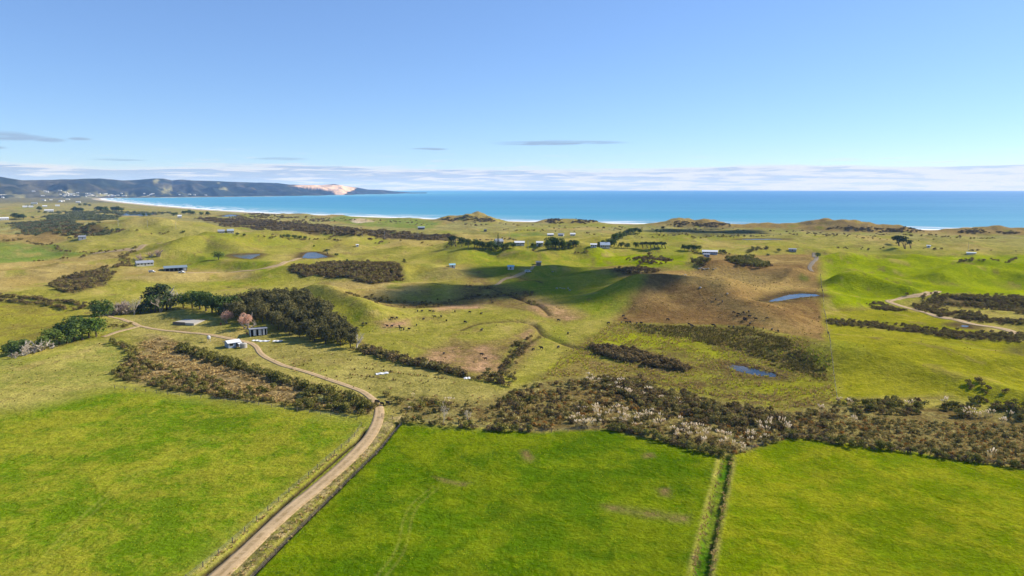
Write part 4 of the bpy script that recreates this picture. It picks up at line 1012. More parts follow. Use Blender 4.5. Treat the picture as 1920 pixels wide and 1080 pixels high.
# rushes, straw and tufts
scatter('rushes', 'brown and lime rushes over the marsh', cat2(pts_in([(1148, 606), (1380, 614), (1480, 629), (1556, 652), (1569, 758), (1480, 768), (1330, 744), (1130, 700), (1015, 712), (1058, 662), (1102, 640)], .75, 71, (11, -.12), .5, 26000)), ['rushes', 'rush_lime'], .6, 1.25, seed=29)
scatter('rushes', 'dark rushes on the slope above the marsh pond', pts_in([(1330, 614), (1400, 614), (1470, 634), (1545, 690), (1550, 714), (1470, 692), (1400, 658), (1200, 622), (1190, 610)], 1.1, 72, (9, -.2), .8, 14000), ['rush_dark'], .7, 1.3, seed=30)
scatter('straw_grass', 'pale straw grass filling the gully', pts_in([(262, 644), (300, 634), (420, 674), (560, 714), (690, 754), (690, 774), (480, 750), (330, 730), (224, 706), (252, 670)], .9, 73, (8, -.1), .4, 14000), ['straw'], .6, 1.3, seed=31)
scatter('straw_grass', 'straw and tufts on the verge of the farm track', cat2(pts_along([(440, 1085), (500, 1030), (560, 975), (625, 912), (690, 850), (725, 812)], 3.0, 2.2, 74), pts_along([(360, 1085), (430, 1026), (490, 973), (552, 917), (605, 873), (650, 836)], 1.6, .7, 75)), ['straw', 'rush_lime'], .35, .7, seed=32)
scatter('straw_grass', 'rank grass along the paddock ditch', cat2(pts_along([(1298, 1090), (1313, 1010), (1332, 945), (1346, 895), (1356, 862)], 3.0, .9, 76), pts_along([(1330, 1090), (1344, 1010), (1358, 945), (1367, 895), (1372, 862)], 3.0, .9, 77)), ['straw', 'rush_lime', 'rushes'], .3, .65, seed=33)
scatter('straw_grass', 'straw tussocks on the dry knoll', cat2(pts_in([(500, 640), (690, 672), (870, 710), (990, 735), (1000, 790), (740, 785), (700, 740), (520, 690)], .10, 78, (9, .1), .4, 5000), pts_along([(682, 690), (720, 696), (800, 706), (850, 712)], 1.2, .8, 79), pts_along([(648, 702), (690, 706), (745, 714)], 1.2, .7, 80)), ['rush_dark', 'straw'], .5, 1.0, seed=34)
scatter('rushes', 'brown grass tussocks on the brown hill', pts_in([(1170, 590), (1210, 535), (1260, 512), (1400, 510), (1530, 530), (1545, 600), (1550, 640), (1380, 608)], .10, 81, (16, .0), .5, 9000), ['rushes', 'rush_dark'], .45, .9, .7, seed=35)
scatter('rushes', 'scattered rush tussocks over the rolling middle pastures', cat2(pts_in([(300, 530), (560, 520), (900, 520), (1150, 560), (1120, 640), (1000, 700), (800, 690), (560, 600), (420, 560)], .09, 85, (14, .12), 1., 9000), pts_in([(0, 470), (300, 455), (800, 460), (1240, 470), (1240, 500), (800, 530), (300, 530), (0, 540)], .04, 86, (22, .14), 1., 9000),
        pts_in([(1545, 580), (1650, 585), (1920, 650), (1990, 720), (1850, 740), (1575, 740)], .06, 87, (12, .15), 1., 3000), pts_in([(0, 680), (190, 640), (240, 670), (210, 720), (0, 765), (-100, 780)], .22, 88, (8, .1), .5, 5000), pts_in([(0, 570), (150, 582), (170, 605), (20, 655), (-100, 670)], .12, 89, (9, .1), .5, 4000)), ['rush_dark', 'rushes', 'rush_lime'], .35, .8, .7, seed=37)
scatter('grass_tufts', 'grass tufts standing in the near paddocks', cat2(pts_in([(753, 792), (1000, 813), (1140, 808), (1350, 860), (1305, 1085), (470, 1085), (610, 955)], .9, 82, (6, .0), .3, 26000), pts_in([(-60, 790), (215, 735), (690, 800), (400, 1070), (380, 1085), (-100, 1085)], .9, 83, (6, .0), .3, 22000), pts_in([(1384, 856), (1480, 824), (1920, 882), (1990, 1085), (1330, 1085)], .9, 84, (6, .0), .3, 24000)), ['tuft'], .35, .8, seed=36)

# ------------------------------------------------------------------ vegetation: single trees
def tree_shape(kind, seed):
    """trunk and crown meshes of one kind, unit height about 1 = 10 m"""
    g = random.Random(seed); mb = MB()
    if kind in ('grove', 'evergreen', 'tree_green'):
        mb.bar((0, 0, -.4), (g.uniform(-.3, .3), g.uniform(-.3, .3), 5.5), .38, .16, 6)
        for i in range(6):
            a = g.uniform(0, 6.28); z = g.uniform(2., 5.); mb.bar((0, 0, z), (2.4 * math.cos(a), 2.4 * math.sin(a), z + g.uniform(1., 2.4)), .14, .04, 4)
        bl = lumpy(seed, 4.9, 4.7, 10., .2, 17, .38)
        return mb, leaf_cloud(seed, bl, 1000, .42)
    if kind == 'pine':                            # tall, tiered, dark
        mb.bar((0, 0, -.4), (.2, .1, 9.), .34, .08, 6); bl = []
        for i in range(11):
            z = 2.6 + i * .68; q = 2.9 * (1 - .72 * (i / 11.) ** 1.5); a = g.uniform(0, 6.28)
            bl.append((q * .4 * math.cos(a), q * .4 * math.sin(a), z - .9, q * 1.1, q * 1.05, .8)); mb.bar((0, 0, z), (q * .8 * math.cos(a), q * .8 * math.sin(a), z + .2), .1, .03, 4)
        return mb, leaf_cloud(seed, bl, 700, .36)
    if kind == 'umbrella':                        # wind-shorn flat crown on leaning stems
        bl = []
        for i in range(4):
            a = g.uniform(0, 6.28); e = (1.6 + 1.3 * math.cos(a), 1.6 * math.sin(a), 6.2 + g.uniform(-.4, .8)); mb.bar((g.uniform(-.3, .3), g.uniform(-.3, .3), -.4), e, .26, .1, 5)
            for q in range(5): bl.append((e[0] + g.uniform(-1.4, 1.8), e[1] + g.uniform(-1.4, 1.4), e[2] + g.uniform(-1.6, 1.2), 2.0, 1.9, .9))
        return mb, leaf_cloud(seed, bl, 800, .38)
    if kind == 'norfolk':                         # narrow layered cone
        mb.bar((0, 0, -.4), (0, 0, 14.5), .4, .05, 6); bl = []
        for i in range(15):
            z = 1.6 + i * .86; q = 3.0 * (1 - i / 15.4)
            for k_ in range(6): a = k_ * 1.047 + i * .5; bl.append((q * .55 * math.cos(a), q * .55 * math.sin(a), z, q * .5, q * .5, .22))
        return mb, leaf_cloud(seed, bl, 900, .3)


TREES = {k_: [tree_shape(k_, s_ + i * 13) for i in range(n)] for k_, s_, n in (('grove', 200, 4), ('evergreen', 300, 4), ('tree_green', 400, 3), ('pine', 500, 3), ('umbrella', 600, 3), ('norfolk', 700, 1))}
TREES = {k_: [(t.mesh('trunk', M_BARK), np_mesh('crown', V, F, [LM['pine' if k_ in ('pine', 'norfolk', 'umbrella') else k_]])) for t, (V, F) in v] for k_, v in TREES.items()}
prt = random.Random(5)


def tree(kind, px, py, hpx, label, group=None, wide=1., name=None):
    """hpx: height in the photo, measured from its foot"""
    p = place(px, py); d_ = math.hypot(p.x, p.y, p.z - CAM_Z); h = hpx * d_ / FPX
    tr, cr = prt.choice(TREES[kind]); unit = {'norfolk': 14.6, 'umbrella': 8.4, 'pine': 10.2}.get(kind, 9.6)
    t = thing(name or {'pine': 'pine_tree', 'norfolk': 'norfolk_pine', 'umbrella': 'umbrella_pine'}.get(kind, 'evergreen_tree'), label, 'tree', p - Vector((0, 0, .1)), prt.uniform(0, 6.28) if kind != 'umbrella' else prt.uniform(2.6, 3.6), group)
    s_ = h / unit; t.scale = (s_ * wide * prt.uniform(.9, 1.1), s_ * wide * prt.uniform(.9, 1.1), s_)
    link('trunk', tr, t); link('crown', cr, t)
    return t


G = 'trees of the dense dark grove behind the open shed'
grove_poly = world_poly([(420, 592), (440, 580), (480, 574), (530, 566), (570, 570), (600, 586), (640, 620), (668, 642), (660, 656), (620, 650), (560, 634), (520, 622), (500, 610), (470, 606), (440, 604)])
gp = np.array(grove_poly); lo, hi = gp.min(0), gp.max(0); got = []
gr = np.random.default_rng(77)
for _ in range(6000):
    q = gr.uniform(lo, hi)
    if poly_sd(np.array([q[0]]), np.array([q[1]]), gp)[0] > .5 and all((q[0] - e[0]) ** 2 + (q[1] - e[1]) ** 2 > 4.2 ** 2 for e in got): got.append(q)
    if len(got) >= 130: break
for q in got:
    tr, cr = prt.choice(TREES['grove']); z = float(hgt(q[0], q[1]))
    t = thing('grove_tree', 'dark olive tree of the dense grove behind the open shed', 'tree', (q[0], q[1], z - .1), prt.uniform(0, 6.28), G); s_ = prt.uniform(.62, 1.18); t.scale = (s_ * .9, s_ * .9, s_)
    link('trunk', tr, t); link('crown', cr, t)

for px, py, hp, kd, lb in (
        (22, 667, 22, 'evergreen', 'dark bushy tree at the left end of the paddock tree row'), (33, 664, 26, 'evergreen', 'rounded dark tree second from the left in the paddock row'), (48, 659, 20, 'tree_green', 'low pale tree beside the grey bare shrubs in the paddock row'),
        (84, 655, 24, 'tree_green', 'green tree just right of the grey bare shrubs in the paddock row'), (98, 650, 30, 'tree_green', 'light green tree in the middle of the paddock row'), (112, 646, 34, 'evergreen', 'broad green tree left of the tallest in the paddock row'),
        (126, 644, 40, 'evergreen', 'tallest dark green tree of the paddock row'), (140, 640, 36, 'tree_green', 'full green tree right of the tallest in the paddock row'), (154, 638, 38, 'evergreen', 'deep green tree near the right end of the paddock row'),
        (167, 634, 34, 'tree_green', 'green tree second from the right end of the paddock row'), (181, 631, 30, 'tree_green', 'bronze green tree at the right end of the paddock row'),
        (186, 600, 26, 'evergreen', 'dark round tree casting a long shadow on the track corner'), (196, 592, 30, 'evergreen', 'dark tree left of the bare brown thicket'), (263, 588, 16, 'evergreen', 'low dark tree right of the white trunked bare tree'),
        (284, 585, 46, 'pine', 'tall dark conifer at the left of the farm clump'), (299, 582, 50, 'pine', 'tallest dark conifer at the heart of the farm clump'), (313, 580, 46, 'pine', 'tall dark conifer at the right of the farm clump'), (291, 586, 30, 'evergreen', 'lower dark tree in front of the tall farm conifers'),
        (344, 577, 26, 'tree_green', 'thin airy tree at the left of the knoll row'), (361, 578, 32, 'tree_green', 'airy round tree second in the knoll row'), (375, 580, 34, 'evergreen', 'dark tree third in the knoll row'), (386, 583, 34, 'evergreen', 'dark tree fourth in the knoll row'), (398, 586, 32, 'evergreen', 'dark spreading tree fifth in the knoll row'), (410, 590, 34, 'evergreen', 'dark spreading tree at the right of the knoll row'), (420, 588, 30, 'evergreen', 'dark tree between knoll row and dense grove'), (434, 586, 32, 'evergreen', 'dark tree behind the two pink bare trees'),
        (410, 487, 16, 'tree_green', 'lone round-headed tree on the brown bank beyond the barn'), (758, 493, 9, 'pine', 'small dark conifer alone right of the dark scrub'), (651, 494, 9, 'pine', 'small conifer standing out of the back of the dark scrub'), (659, 505, 9, 'pine', 'small dark conifer in the middle of the dark scrub'),
        (615, 477, 9, 'umbrella', 'small flat topped tree beside the green rise pond'), (631, 480, 6, 'evergreen', 'small bush right of the green rise pond'), (589, 463, 4, 'evergreen', 'tiny dark bush on the green slope below the far scrub')):
    tree(kd, px, py, hp, lb, wide=1.35 if kd == 'tree_green' else 1.25 if kd != 'pine' else 1.35)
for px, py, hp, kd in ((847, 462, 20, 'pine'), (855, 462, 20, 'umbrella'), (866, 462, 18, 'evergreen'), (878, 464, 17, 'evergreen'), (890, 464, 16, 'evergreen'), (900, 466, 15, 'evergreen'), (911, 468, 17, 'evergreen'), (921, 469, 18, 'evergreen'), (930, 471, 14, 'evergreen'), (942, 470, 15, 'evergreen'), (952, 468, 15, 'evergreen'), (962, 466, 14, 'evergreen')):
    tree(kd, px, py, hp, 'dark tree of the windbreak below the layered conifer, centre distance', 'dark windbreak around the far farmhouse', 1.15)
tree('norfolk', 934, 466, 30, 'tall layered conifer rising above the far farmhouse windbreak')
for px, py, hp, kd in ((1028, 468, 18, 'evergreen'), (1033, 464, 22, 'evergreen'), (1041, 467, 20, 'evergreen'), (1049, 465, 22, 'evergreen'), (1056, 468, 16, 'evergreen'), (1066, 466, 14, 'evergreen'), (1075, 463, 15, 'evergreen'), (1081, 462, 12, 'tree_green'), (1012, 464, 8, 'evergreen'), (998, 462, 8, 'evergreen')):
    tree(kd, px, py, hp, 'dark tree in the clump right of the long white house', 'dark trees right of the long white house', 1.15)
for px, py, hp in ((1151, 463, 14), (1153, 453, 16), (1160, 449, 14), (1167, 446, 14), (1175, 442, 13), (1183, 440, 13), (1191, 438, 12), (1199, 438, 11), (1146, 460, 12), (1124, 460, 8), (1130, 458, 8)):
    tree('evergreen', px, py, hp, 'dark tree of the diagonal row climbing from the grey roofed house', 'diagonal row of dark trees', 1.2)
for i, px in enumerate((1165, 1176, 1192, 1206, 1214, 1221, 1228, 1235, 1242, 1248)):
    tree('umbrella' if i > 2 else 'evergreen', px, 465 + (i % 2), 12, 'wind shorn tree of the low leaning shelter row, centre right', 'leaning shelter row', 1.1)
for px, py, hp in ((1283, 469, 11), (1290, 470, 12), (1297, 470, 12), (1304, 470, 11), (1311, 469, 9), (1352, 474, 7), (1357, 474, 7)):
    tree('evergreen', px, py, hp, 'dark tree beside the long white-roofed house on the hilltop', 'trees round the hilltop house', 1.3)
tree('umbrella', 1686, 461, 17, 'left of the three wind shorn trees alone on the right plain'); tree('umbrella', 1697, 467, 20, 'front of the three wind shorn trees alone on the right plain'); tree('umbrella', 1708, 466, 13, 'right and lowest of the three wind shorn trees on the right plain')
for px, py, hp in ((1232, 438, 8), (1245, 433, 8), (1239, 438, 6)): tree('umbrella', px, py, hp, 'far pale stemmed tree left of the dark strip of field', 'far trees by the dark field')
far = [(28, 410, 9), (36, 411, 8), (44, 411, 8), (74, 395, 7), (140, 397, 8), (147, 397, 8), (152, 397, 7), (184, 396, 8), (190, 397, 9), (198, 396, 8), (214, 397, 9), (222, 397, 9), (228, 396, 7), (325, 405, 6), (345, 402, 7), (354, 402, 8), (362, 403, 7), (378, 404, 7), (390, 404, 7), (330, 404, 6), (96, 407, 5), (270, 405, 5), (280, 405, 5), (50, 388, 4), (60, 388, 4), (150, 386, 4), (160, 386, 5), (168, 387, 4), (530, 446, 7), (540, 447, 8), (552, 448, 8), (562, 448, 7), (572, 448, 6), (344, 436, 4), (445, 441, 5), (458, 443, 5), (1460, 472, 6), (1440, 480, 5), (1533, 482, 8)]
def far_label(px, py):
    if px > 1400: return 'small dark tree on the crest by the hilltop lane'
    if py > 430: return 'dark tree of the small clump below the brown scrub belt' if px > 500 else 'dark tree near the two houses on the far ridge'
    if px > 320: return 'dark tree of the far group right of the pale lagoon'
    if px > 180: return 'dark tree of the far group by the pale lagoon'
    if px > 130: return 'dark round tree standing on the flats below the beach head'
    return 'dark distant tree on the flats at the far left'


for px, py, hp in far: tree('evergreen', px, py, hp, far_label(px, py), far_label(px, py).replace('dark', 'group of dark', 1), 1.5)

# bare and pink trees
def bare(name, px, py, hpx, label, seed, m, twig=None, spread=.8, levels=4, n0=3, trunk=.35, group=None, r0=.03, leaves=500, up=.55):
    p = place(px, py); h = hpx * math.hypot(p.x, p.y, p.z - CAM_Z) / FPX
    mb = branch_mesh(seed, 1., spread, levels, n0, r0, up, trunk=trunk)
    V = np.array(mb.v); f_ = h / V[:, 2].max(); mb.v = [tuple(v * f_) for v in V]
    t = thing(name, label, 'tree', p - Vector((0, 0, .1)), prt.uniform(0, 6.28), group)
    mb.build('branches', m, t)
    if twig:
        top = lumpy(seed, h * .5, h * .5, h, h * .12, 12, .36) if leaves > 1000 else [(v[0], v[1], v[2], h * .09, h * .09, h * .07) for v in mb.v[::7] if v[2] > h * .38]
        Q, F = leaf_cloud(seed, top, leaves, .2 if leaves > 1000 else .13, up=.0); link('twigs', np_mesh('twigs', Q, F, [LM[twig]]), t)
    return t


bare('bare_tree', 252, 590, 30, 'bare tree with a bright white trunk left of the farm clump', 31, M_BARK_W, 'twig_grey', .7, 4, 3, .4, leaves=600, r0=.04)
bare('bare_tree', 316, 578, 38, 'white limbed bare tree before the tall farm conifers', 32, M_BARK_W, 'twig_grey', .75, 4, 3, .3, leaves=500, r0=.045)
bare('bare_tree', 302, 585, 28, 'grey bare tree at the foot of the tall farm conifers', 33, M_BARK_G, 'twig_grey', .8, 4, 3, .3, leaves=500)
bare('bare_tree', 427, 606, 24, 'smaller pink brown bare tree left of the open shed', 34, M_BARK_G, 'twig_pink', 1., 4, 3, .28, leaves=1300)
bare('bare_tree', 459, 617, 30, 'larger pink brown bare tree right behind the open shed', 35, M_BARK_G, 'twig_pink', 1., 4, 3, .26, leaves=1900)
bare('bare_tree', 832, 793, 42, 'slender white bare sapling left of the pair on the paddock fence', 36, M_BARK_W, 'twig_grey', .35, 4, 3, .6, leaves=160, up=1.2, r0=.02)
bare('bare_tree', 880, 797, 34, 'slender white bare sapling right of the pair on the paddock fence', 37, M_BARK_W, 'twig_grey', .35, 4, 3, .6, leaves=140, up=1.2, r0=.02)
bare('bare_tree', 668, 652, 28, 'white dead tree at the right tip of the dense grove', 38, M_BARK_W, 'twig_grey', .6, 4, 3, .4, leaves=120, r0=.035)
bare('bare_tree', 494, 592, 24, 'white dead limbs rising at the left of the dense grove', 39, M_BARK_W, None, .6, 4, 3, .4, r0=.035)
for i, (px, py, hp) in enumerate(((208, 590, 18), (216, 590, 22), (226, 589, 24), (236, 588, 22), (243, 587, 18))):
    bare('bare_shrub', px, py, hp, 'bare brown shrub in the thicket left of the white trunk', 40 + i, M_BARK_G, 'twig_pink' if i % 2 else 'twig_grey', 1., 3, 4, .2, 'bare thicket beside the farm clump', leaves=500)
for i, (px, py, hp) in enumerate(((58, 660, 16), (66, 660, 20), (74, 657, 22), (40, 667, 12), (28, 671, 10))):
    bare('bare_shrub', px, py, hp, 'pale grey bare shrub in the paddock tree row', 50 + i, M_BARK_W, 'twig_grey', 1., 3, 4, .2, 'grey bare shrubs in the paddock row', leaves=450)
for i, (px, py, hp) in enumerate(((258, 489, 12), (264, 489, 10), (293, 481, 12), (300, 481, 12), (284, 482, 9))):
    bare('bare_shrub', px, py, hp, 'greyish bare tree around the white house on the left', 60 + i, M_BARK_G, 'twig_pink', 1., 3, 4, .25, 'bare trees round the white house', leaves=500)

# toetoe: tall tussocks with white plumes
def toetoe_shape(seed):
    V, F = blade_tuft(seed, 34, 1.7, 1.1, .05, .8); g = np.random.default_rng(seed); pv = []; pf = []
    for i in range(9):
        a = g.uniform(0, 6.28); l = g.uniform(.15, .55); o = np.array([math.cos(a) * l, math.sin(a) * l, 1.]); o /= np.linalg.norm(o); h0 = g.uniform(1.5, 2.0); h1 = h0 + g.uniform(.7, 1.0); k_ = len(pv)
        b = o * h0; t_ = o * h1; m_ = (b + t_) / 2
        pv += [b, t_]
        for q in range(5): pv.append(m_ + .14 * np.array([math.cos(q * 1.2566), math.sin(q * 1.2566), 0]))
        for q in range(5): pf += [(k_, k_ + 2 + (q + 1) % 5, k_ + 2 + q), (k_ + 1, k_ + 2 + q, k_ + 2 + (q + 1) % 5)]
    return np_mesh('leaves', V, F, [LM['toetoe_blades']]), np_mesh('plumes', np.array(pv), np.array(pf), [LM['plume']])


TOE = [toetoe_shape(800 + i) for i in range(4)]
def toetoe(x, y, label, group, s=1.):
    a, b = prt.choice(TOE); t = thing('toetoe_clump', label, 'grass clump', (float(x), float(y), float(hgt(x, y)) - .05), prt.uniform(0, 6.28), group)
    s_ = s * prt.uniform(.55, 1.1); t.scale = (s_, s_, s_); link('leaves', a, t); link('plumes', b, t)['kind'] = 'stuff'


for px, dens, lb, gp_, sd_, cap in (
        ([(1060, 772), (1130, 764), (1190, 768), (1260, 788), (1340, 810), (1440, 836), (1400, 850), (1352, 850), (1260, 824), (1180, 803), (1070, 804)], .8, 'white plumed toetoe clump in the wetland above the central paddock', 'toetoe plumes along the central wetland', 1, 95),
        ([(1100, 706), (1150, 715), (1260, 745), (1280, 762), (1220, 758), (1150, 738), (1090, 722)], .4, 'cream plumed toetoe clump on the upper side of the wetland belt', 'toetoe plumes on the upper wetland side', 2, 30),
        ([(1440, 785), (1480, 800), (1475, 815), (1400, 840), (1380, 830), (1420, 812)], .4, 'white plumed toetoe clump at the ditch head of the wetland', 'toetoe plumes at the ditch head', 3, 18)):
    x, y = pts_in(px, dens, 300 + sd_, (5, -.02), .3, cap * 3)
    for i in range(min(cap, len(x))): toetoe(x[i], y[i], lb, gp_)
for px, py in ((1572, 757), (1592, 760), (1598, 761), (1700, 764), (1708, 763), (1768, 760), (1774, 760), (1808, 783), (1818, 780), (1824, 785), (1836, 784), (1848, 783), (1858, 781), (1892, 785), (1880, 796), (1884, 797), (1600, 792), (1606, 793), (1540, 776), (1466, 802), (1856, 860)):
    p = place(px, py); toetoe(p.x, p.y, 'lone white plumed toetoe clump in the right wetland', 'scattered toetoe on the right', 1.15)
for px, py in ((802, 690), (836, 752), (775, 745), (768, 770), (846, 757)):
    p = place(px, py); toetoe(p.x, p.y, 'pale toetoe clump on the dry knoll slope', 'toetoe on the dry knoll', .95)

# ------------------------------------------------------------------ buildings
M_WHITE = mat('white_paint', m_plain((.60, .59, .56), .6, .3, .15)); M_CREAM = mat('cream_wall', m_plain((.62, .58, .48), .7, .2, .12)); M_GREYROOF = mat('grey_roof', m_plain((.30, .31, .33), .5, .4, .2)); M_DARKROOF = mat('dark_roof', m_plain((.10, .11, .12), .5, .4, .2))
M_WHITEROOF = mat('white_roof', m_plain((.70, .69, .66), .45, .4, .12)); M_BLUEROOF = mat('blue_roof', m_plain((.30, .52, .58), .5, .4, .12)); M_BLUEGREY = mat('bluegrey_wall', m_plain((.34, .40, .46), .6, .3, .15)); M_GLASS = mat('window_glass', m_plain((.02, .025, .03), .15, .5, .1))
M_DARK = mat('painted_interior_shade', m_plain((.015, .014, .013), .9, .05, .1)); M_TIMBER = mat('grey_timber', m_plain((.15, .12, .09), .85, .15, .3)); M_CONC = mat('weathered_concrete', m_plain((.44, .40, .33), .9, .15, .2)); M_RUST = mat('rusty_metal', m_plain((.30, .12, .06), .8, .2, .3)); M_RUBBER = mat('black_rubber', m_plain((.02, .02, .02), .9, .1, .1))  # M_DARK: shade inside the open shed and barn, put into colour
M_WIRE = mat('fence_wire', m_plain((.30, .30, .30), .5, .4, .1)); M_GRAVEL = mat('pale_rock', m_plain((.40, .37, .32), .9, .1, .25)); M_BRICK = mat('brown_wall', m_plain((.28, .19, .13), .85, .15, .2))


def house(name, label, cat, px, py, wpx, depth, hw, hr, wall, roof, rz=0., wins=3, door=True, group=None, chimney=False, loc=None, w_=None, parts=True):
    """gabled building: length from its width in the photo, ridge along its length"""
    p = place(px, py) if loc is None else Vector(loc)
    W = (wpx * math.hypot(p.x, p.y, p.z - CAM_Z) / FPX if w_ is None else w_) / 2; D = depth / 2
    t = thing(name, label, cat, p, rz - math.atan2(p.x, p.y) if loc is None else rz, group)
    mb = MB(); mb.prism([(-W, -D, -1.5), (-W, D, -1.5), (-W, D, hw), (-W, 0, hw + hr), (-W, -D, hw)], (2 * W, 0, 0)); mb.build('wall', wall, t)
    e = .45; th = .14; k_ = hr / D; mb = MB()
    for s_ in (-1, 1):
        a = (-W - e, s_ * (D + e), hw - e * k_ + .03); b = (-W - e, 0, hw + hr + .03)
        q = [a, b, (b[0], b[1], b[2] + th), (a[0], a[1], a[2] + th)]
        mb.prism(q if s_ < 0 else q[::-1], (2 * W + 2 * e, 0, 0))
    r = mb.build('roof', roof, t)
    if chimney: MB().box(W * .4, W * .4 + .7, -.35, .35, hw + hr - .8, hw + hr + 1.1).build('chimney', M_BRICK, r)
    if parts:
        n = wins + (1 if door else 0)
        for i in range(n):
            x = -W + 2 * W * (i + .5) / n
            if door and i == n // 2: MB().box(x - .5, x + .5, -D - .04, -D + .03, 0, 2.05).build('door', M_TIMBER, t)
            else:
                f = MB().box(x - .85, x + .85, -D - .05, -D + .03, .85, 2.1).build('window', M_WHITE, t); MB().box(x - .75, x + .75, -D - .065, -D - .052, .95, 2.0).build('pane', M_GLASS, f)
    return t


t = house('farm_shed', 'small shed with bright white roof near the track bend', 'shed', 436, 650, 20, 4.6, 2.3, .7, M_BLUEGREY, M_WHITEROOF, .35, 1)
# lean-to of that shed
MB().prism([(1.2, -2.31, 1.9), (1.2, -3.9, 1.5), (1.2, -3.9, 1.6), (1.2, -2.31, 2.0)], (2.0, 0, 0)).build('lean_to_roof', M_WHITEROOF, t)
for x in (1.3, 3.1): MB().box(x - .05, x + .05, -3.85, -3.75, -.3, 1.5).build('post', M_TIMBER, t)
# open-bay implement shed
p = place(484, 627); t = thing('implement_shed', 'open-bay grey metal shed with three dark openings before the grove', 'shed', p, -math.atan2(p.x, p.y) + .12)
W = 28 * math.hypot(p.x, p.y, 60) / FPX / 2; D = 2.4
mb = MB().box(-W, W, D - .1, D, -.6, 2.7); mb.box(-W, -W + .1, -D, D - .1, -.6, 2.75); mb.box(W - .1, W, -D, D - .1, -.6, 2.75); mb.build('wall', M_BLUEGREY, t)
MB().prism([(-W - .3, -D - .5, 3.1), (-W - .3, D + .2, 2.72), (-W - .3, D + .2, 2.82), (-W - .3, -D - .5, 3.22)], (2 * W + .6, 0, 0)).build('roof', M_GREYROOF, t)
for i in range(4): x = -W + .1 + (2 * W - .35) * i / 3; MB().box(x, x + .18, -D, -D + .18, -.5, 3.05).build('post', M_WHITE, t)
for x0, x1 in ((-W * .62, -W * .36), (-W * .02, W * .26), (W * .5, W * .72)): MB().box(x0, x1, -D + .02, -D + .1, 0, 2.9).build('bay_panel', M_WHITE, t)
MB().box(-W + .12, W - .12, -D + .5, -D + .52, -.4, 2.6).build('bay_shade', M_DARK, t)  # near-black sheet painted as the shade inside the bays
# water tank, hopper, platform, sheets
p = place(457, 652); t = thing('water_tank', 'squat round concrete water tank beside the white-roofed shed', 'water tank', p)
MB().lathe([(1.45, -.4), (1.45, 1.9), (1.35, 1.98), (.4, 2.25), (.01, 2.27)], 20).build('tank_body', M_CONC, t); MB().lathe([(.32, 2.2), (.32, 2.42), (.01, 2.44)], 12).build('hatch', M_TIMBER, t)
p = place(392, 641); t = thing('feed_hopper', 'small white upright feed hopper standing alone on the knoll', 'hopper', p)
MB().lathe([(.12, .9), (.75, 1.6), (.75, 2.5), (.3, 2.9), (.01, 2.95)], 10).build('hopper_body', M_WHITE, t)
for a in range(3): MB().bar((.8 * math.cos(a * 2.09), .8 * math.sin(a * 2.09), -.3), (.5 * math.cos(a * 2.09), .5 * math.sin(a * 2.09), 1.6), .05).build('leg', M_WHITE, t)
p = place(356, 604); t = thing('loading_platform', 'low pale platform with dark timber edge on the knoll', 'platform', p + Vector((0, 0, .2)), -.25)
MB().box(-6, 6, -4.5, 4.5, -1.2, .35).build('deck', M_CONC, t); MB().box(-6.1, 1., -4.75, -4.51, -1.2, .62).build('edge_board', M_TIMBER, t); MB().box(.5, 6.1, 4.51, 4.75, -1.2, .62).build('edge_board', M_TIMBER, t)
for i, (px, py, wd, a, lb) in enumerate(((479, 639, 1.6, .1, 'left white roofing sheet lying on the grass below the open shed'), (495, 640, 2.4, .05, 'middle and longest white roofing sheet on the grass below the open shed'), (520, 640, 2.0, -.1, 'right white roofing sheet lying on the grass below the grove'), (716, 701, 2.4, .4, 'white tarpaulin lying in the dry paddock below the scrub hedge'), (875, 710, 1.2, .2, 'small white sheet caught on the dry bank'))):
    p = place(px, py); mb = MB(); n = 8
    for k_ in range(n):                          # a lightly buckled sheet
        wd_ = wd; z0 = .12 + .1 * math.sin(k_ * 1.7 + i); z1 = .12 + .1 * math.sin((k_ + 1) * 1.7 + i); x0 = -wd + 2 * wd * k_ / n; x1 = -wd + 2 * wd * (k_ + 1) / n
        mb.prism([(x0, -.9, z0), (x1, -.9, z1), (x1, -.9, z1 + .05), (x0, -.9, z0 + .05)][::-1], (.3, 1.9, .12))
    tag(mb.build('roofing_sheet', M_WHITEROOF, None, p, a), lb, 'sheet')
for i, (px, py, lb) in enumerate(((414, 609, 'rusty red drum left of the open shed'), (463, 627, 'second rusty drum against the end of the open shed'))):
    p = place(px, py); tag(MB().lathe([(.0101, -.1), (.42, -.1), (.42, .3), (.45, .32), (.42, .34), (.42, .62), (.45, .64), (.42, .66), (.42, 1.0), (.01, 1.01)], 12).build('oil_drum', M_RUST, None, p), lb, 'drum')

house('farmhouse', 'white walled farmhouse with grey roof among bare trees on the left', 'house', 271, 497, 25, 8, 2.4, 1.8, M_CREAM, M_GREYROOF, .15, 4, chimney=True)
t = house('barn', 'long dark barn with open front right of the white farmhouse', 'barn', 329, 507, 34, 9, 2.7, 1.4, M_DARKROOF, mat('barn_roof', m_plain((.20, .25, .27), .4, .4, .15)), .06, 0, False)
for i in range(4): MB().box(-7.6 + 3.3 * i, -5.2 + 3.3 * i, -4.56, -4.48, 0, 2.3).build('painted_opening_shade', M_DARK, t)  # dark panels on the solid wall, painted as shade of the open front
MB().box(5.9, 8.2, -4.6, -4.5, 0, 2.4).build('white_door', M_WHITE, t)
house('farmhouse', 'long white house half hidden in the dark windbreak', 'house', 974, 459, 18, 8, 2.4, 1.4, M_WHITE, M_WHITEROOF, 0, 5); house('farmhouse', 'pale house under the tall layered conifer', 'house', 935, 458, 13, 9, 3, 2.2, M_CREAM, M_GREYROOF, .3, 3)
house('farm_shed', 'low white shed right of the long white house', 'shed', 1012, 459, 12, 7, 2.4, 1.2, M_WHITE, M_WHITEROOF, 0, 2)
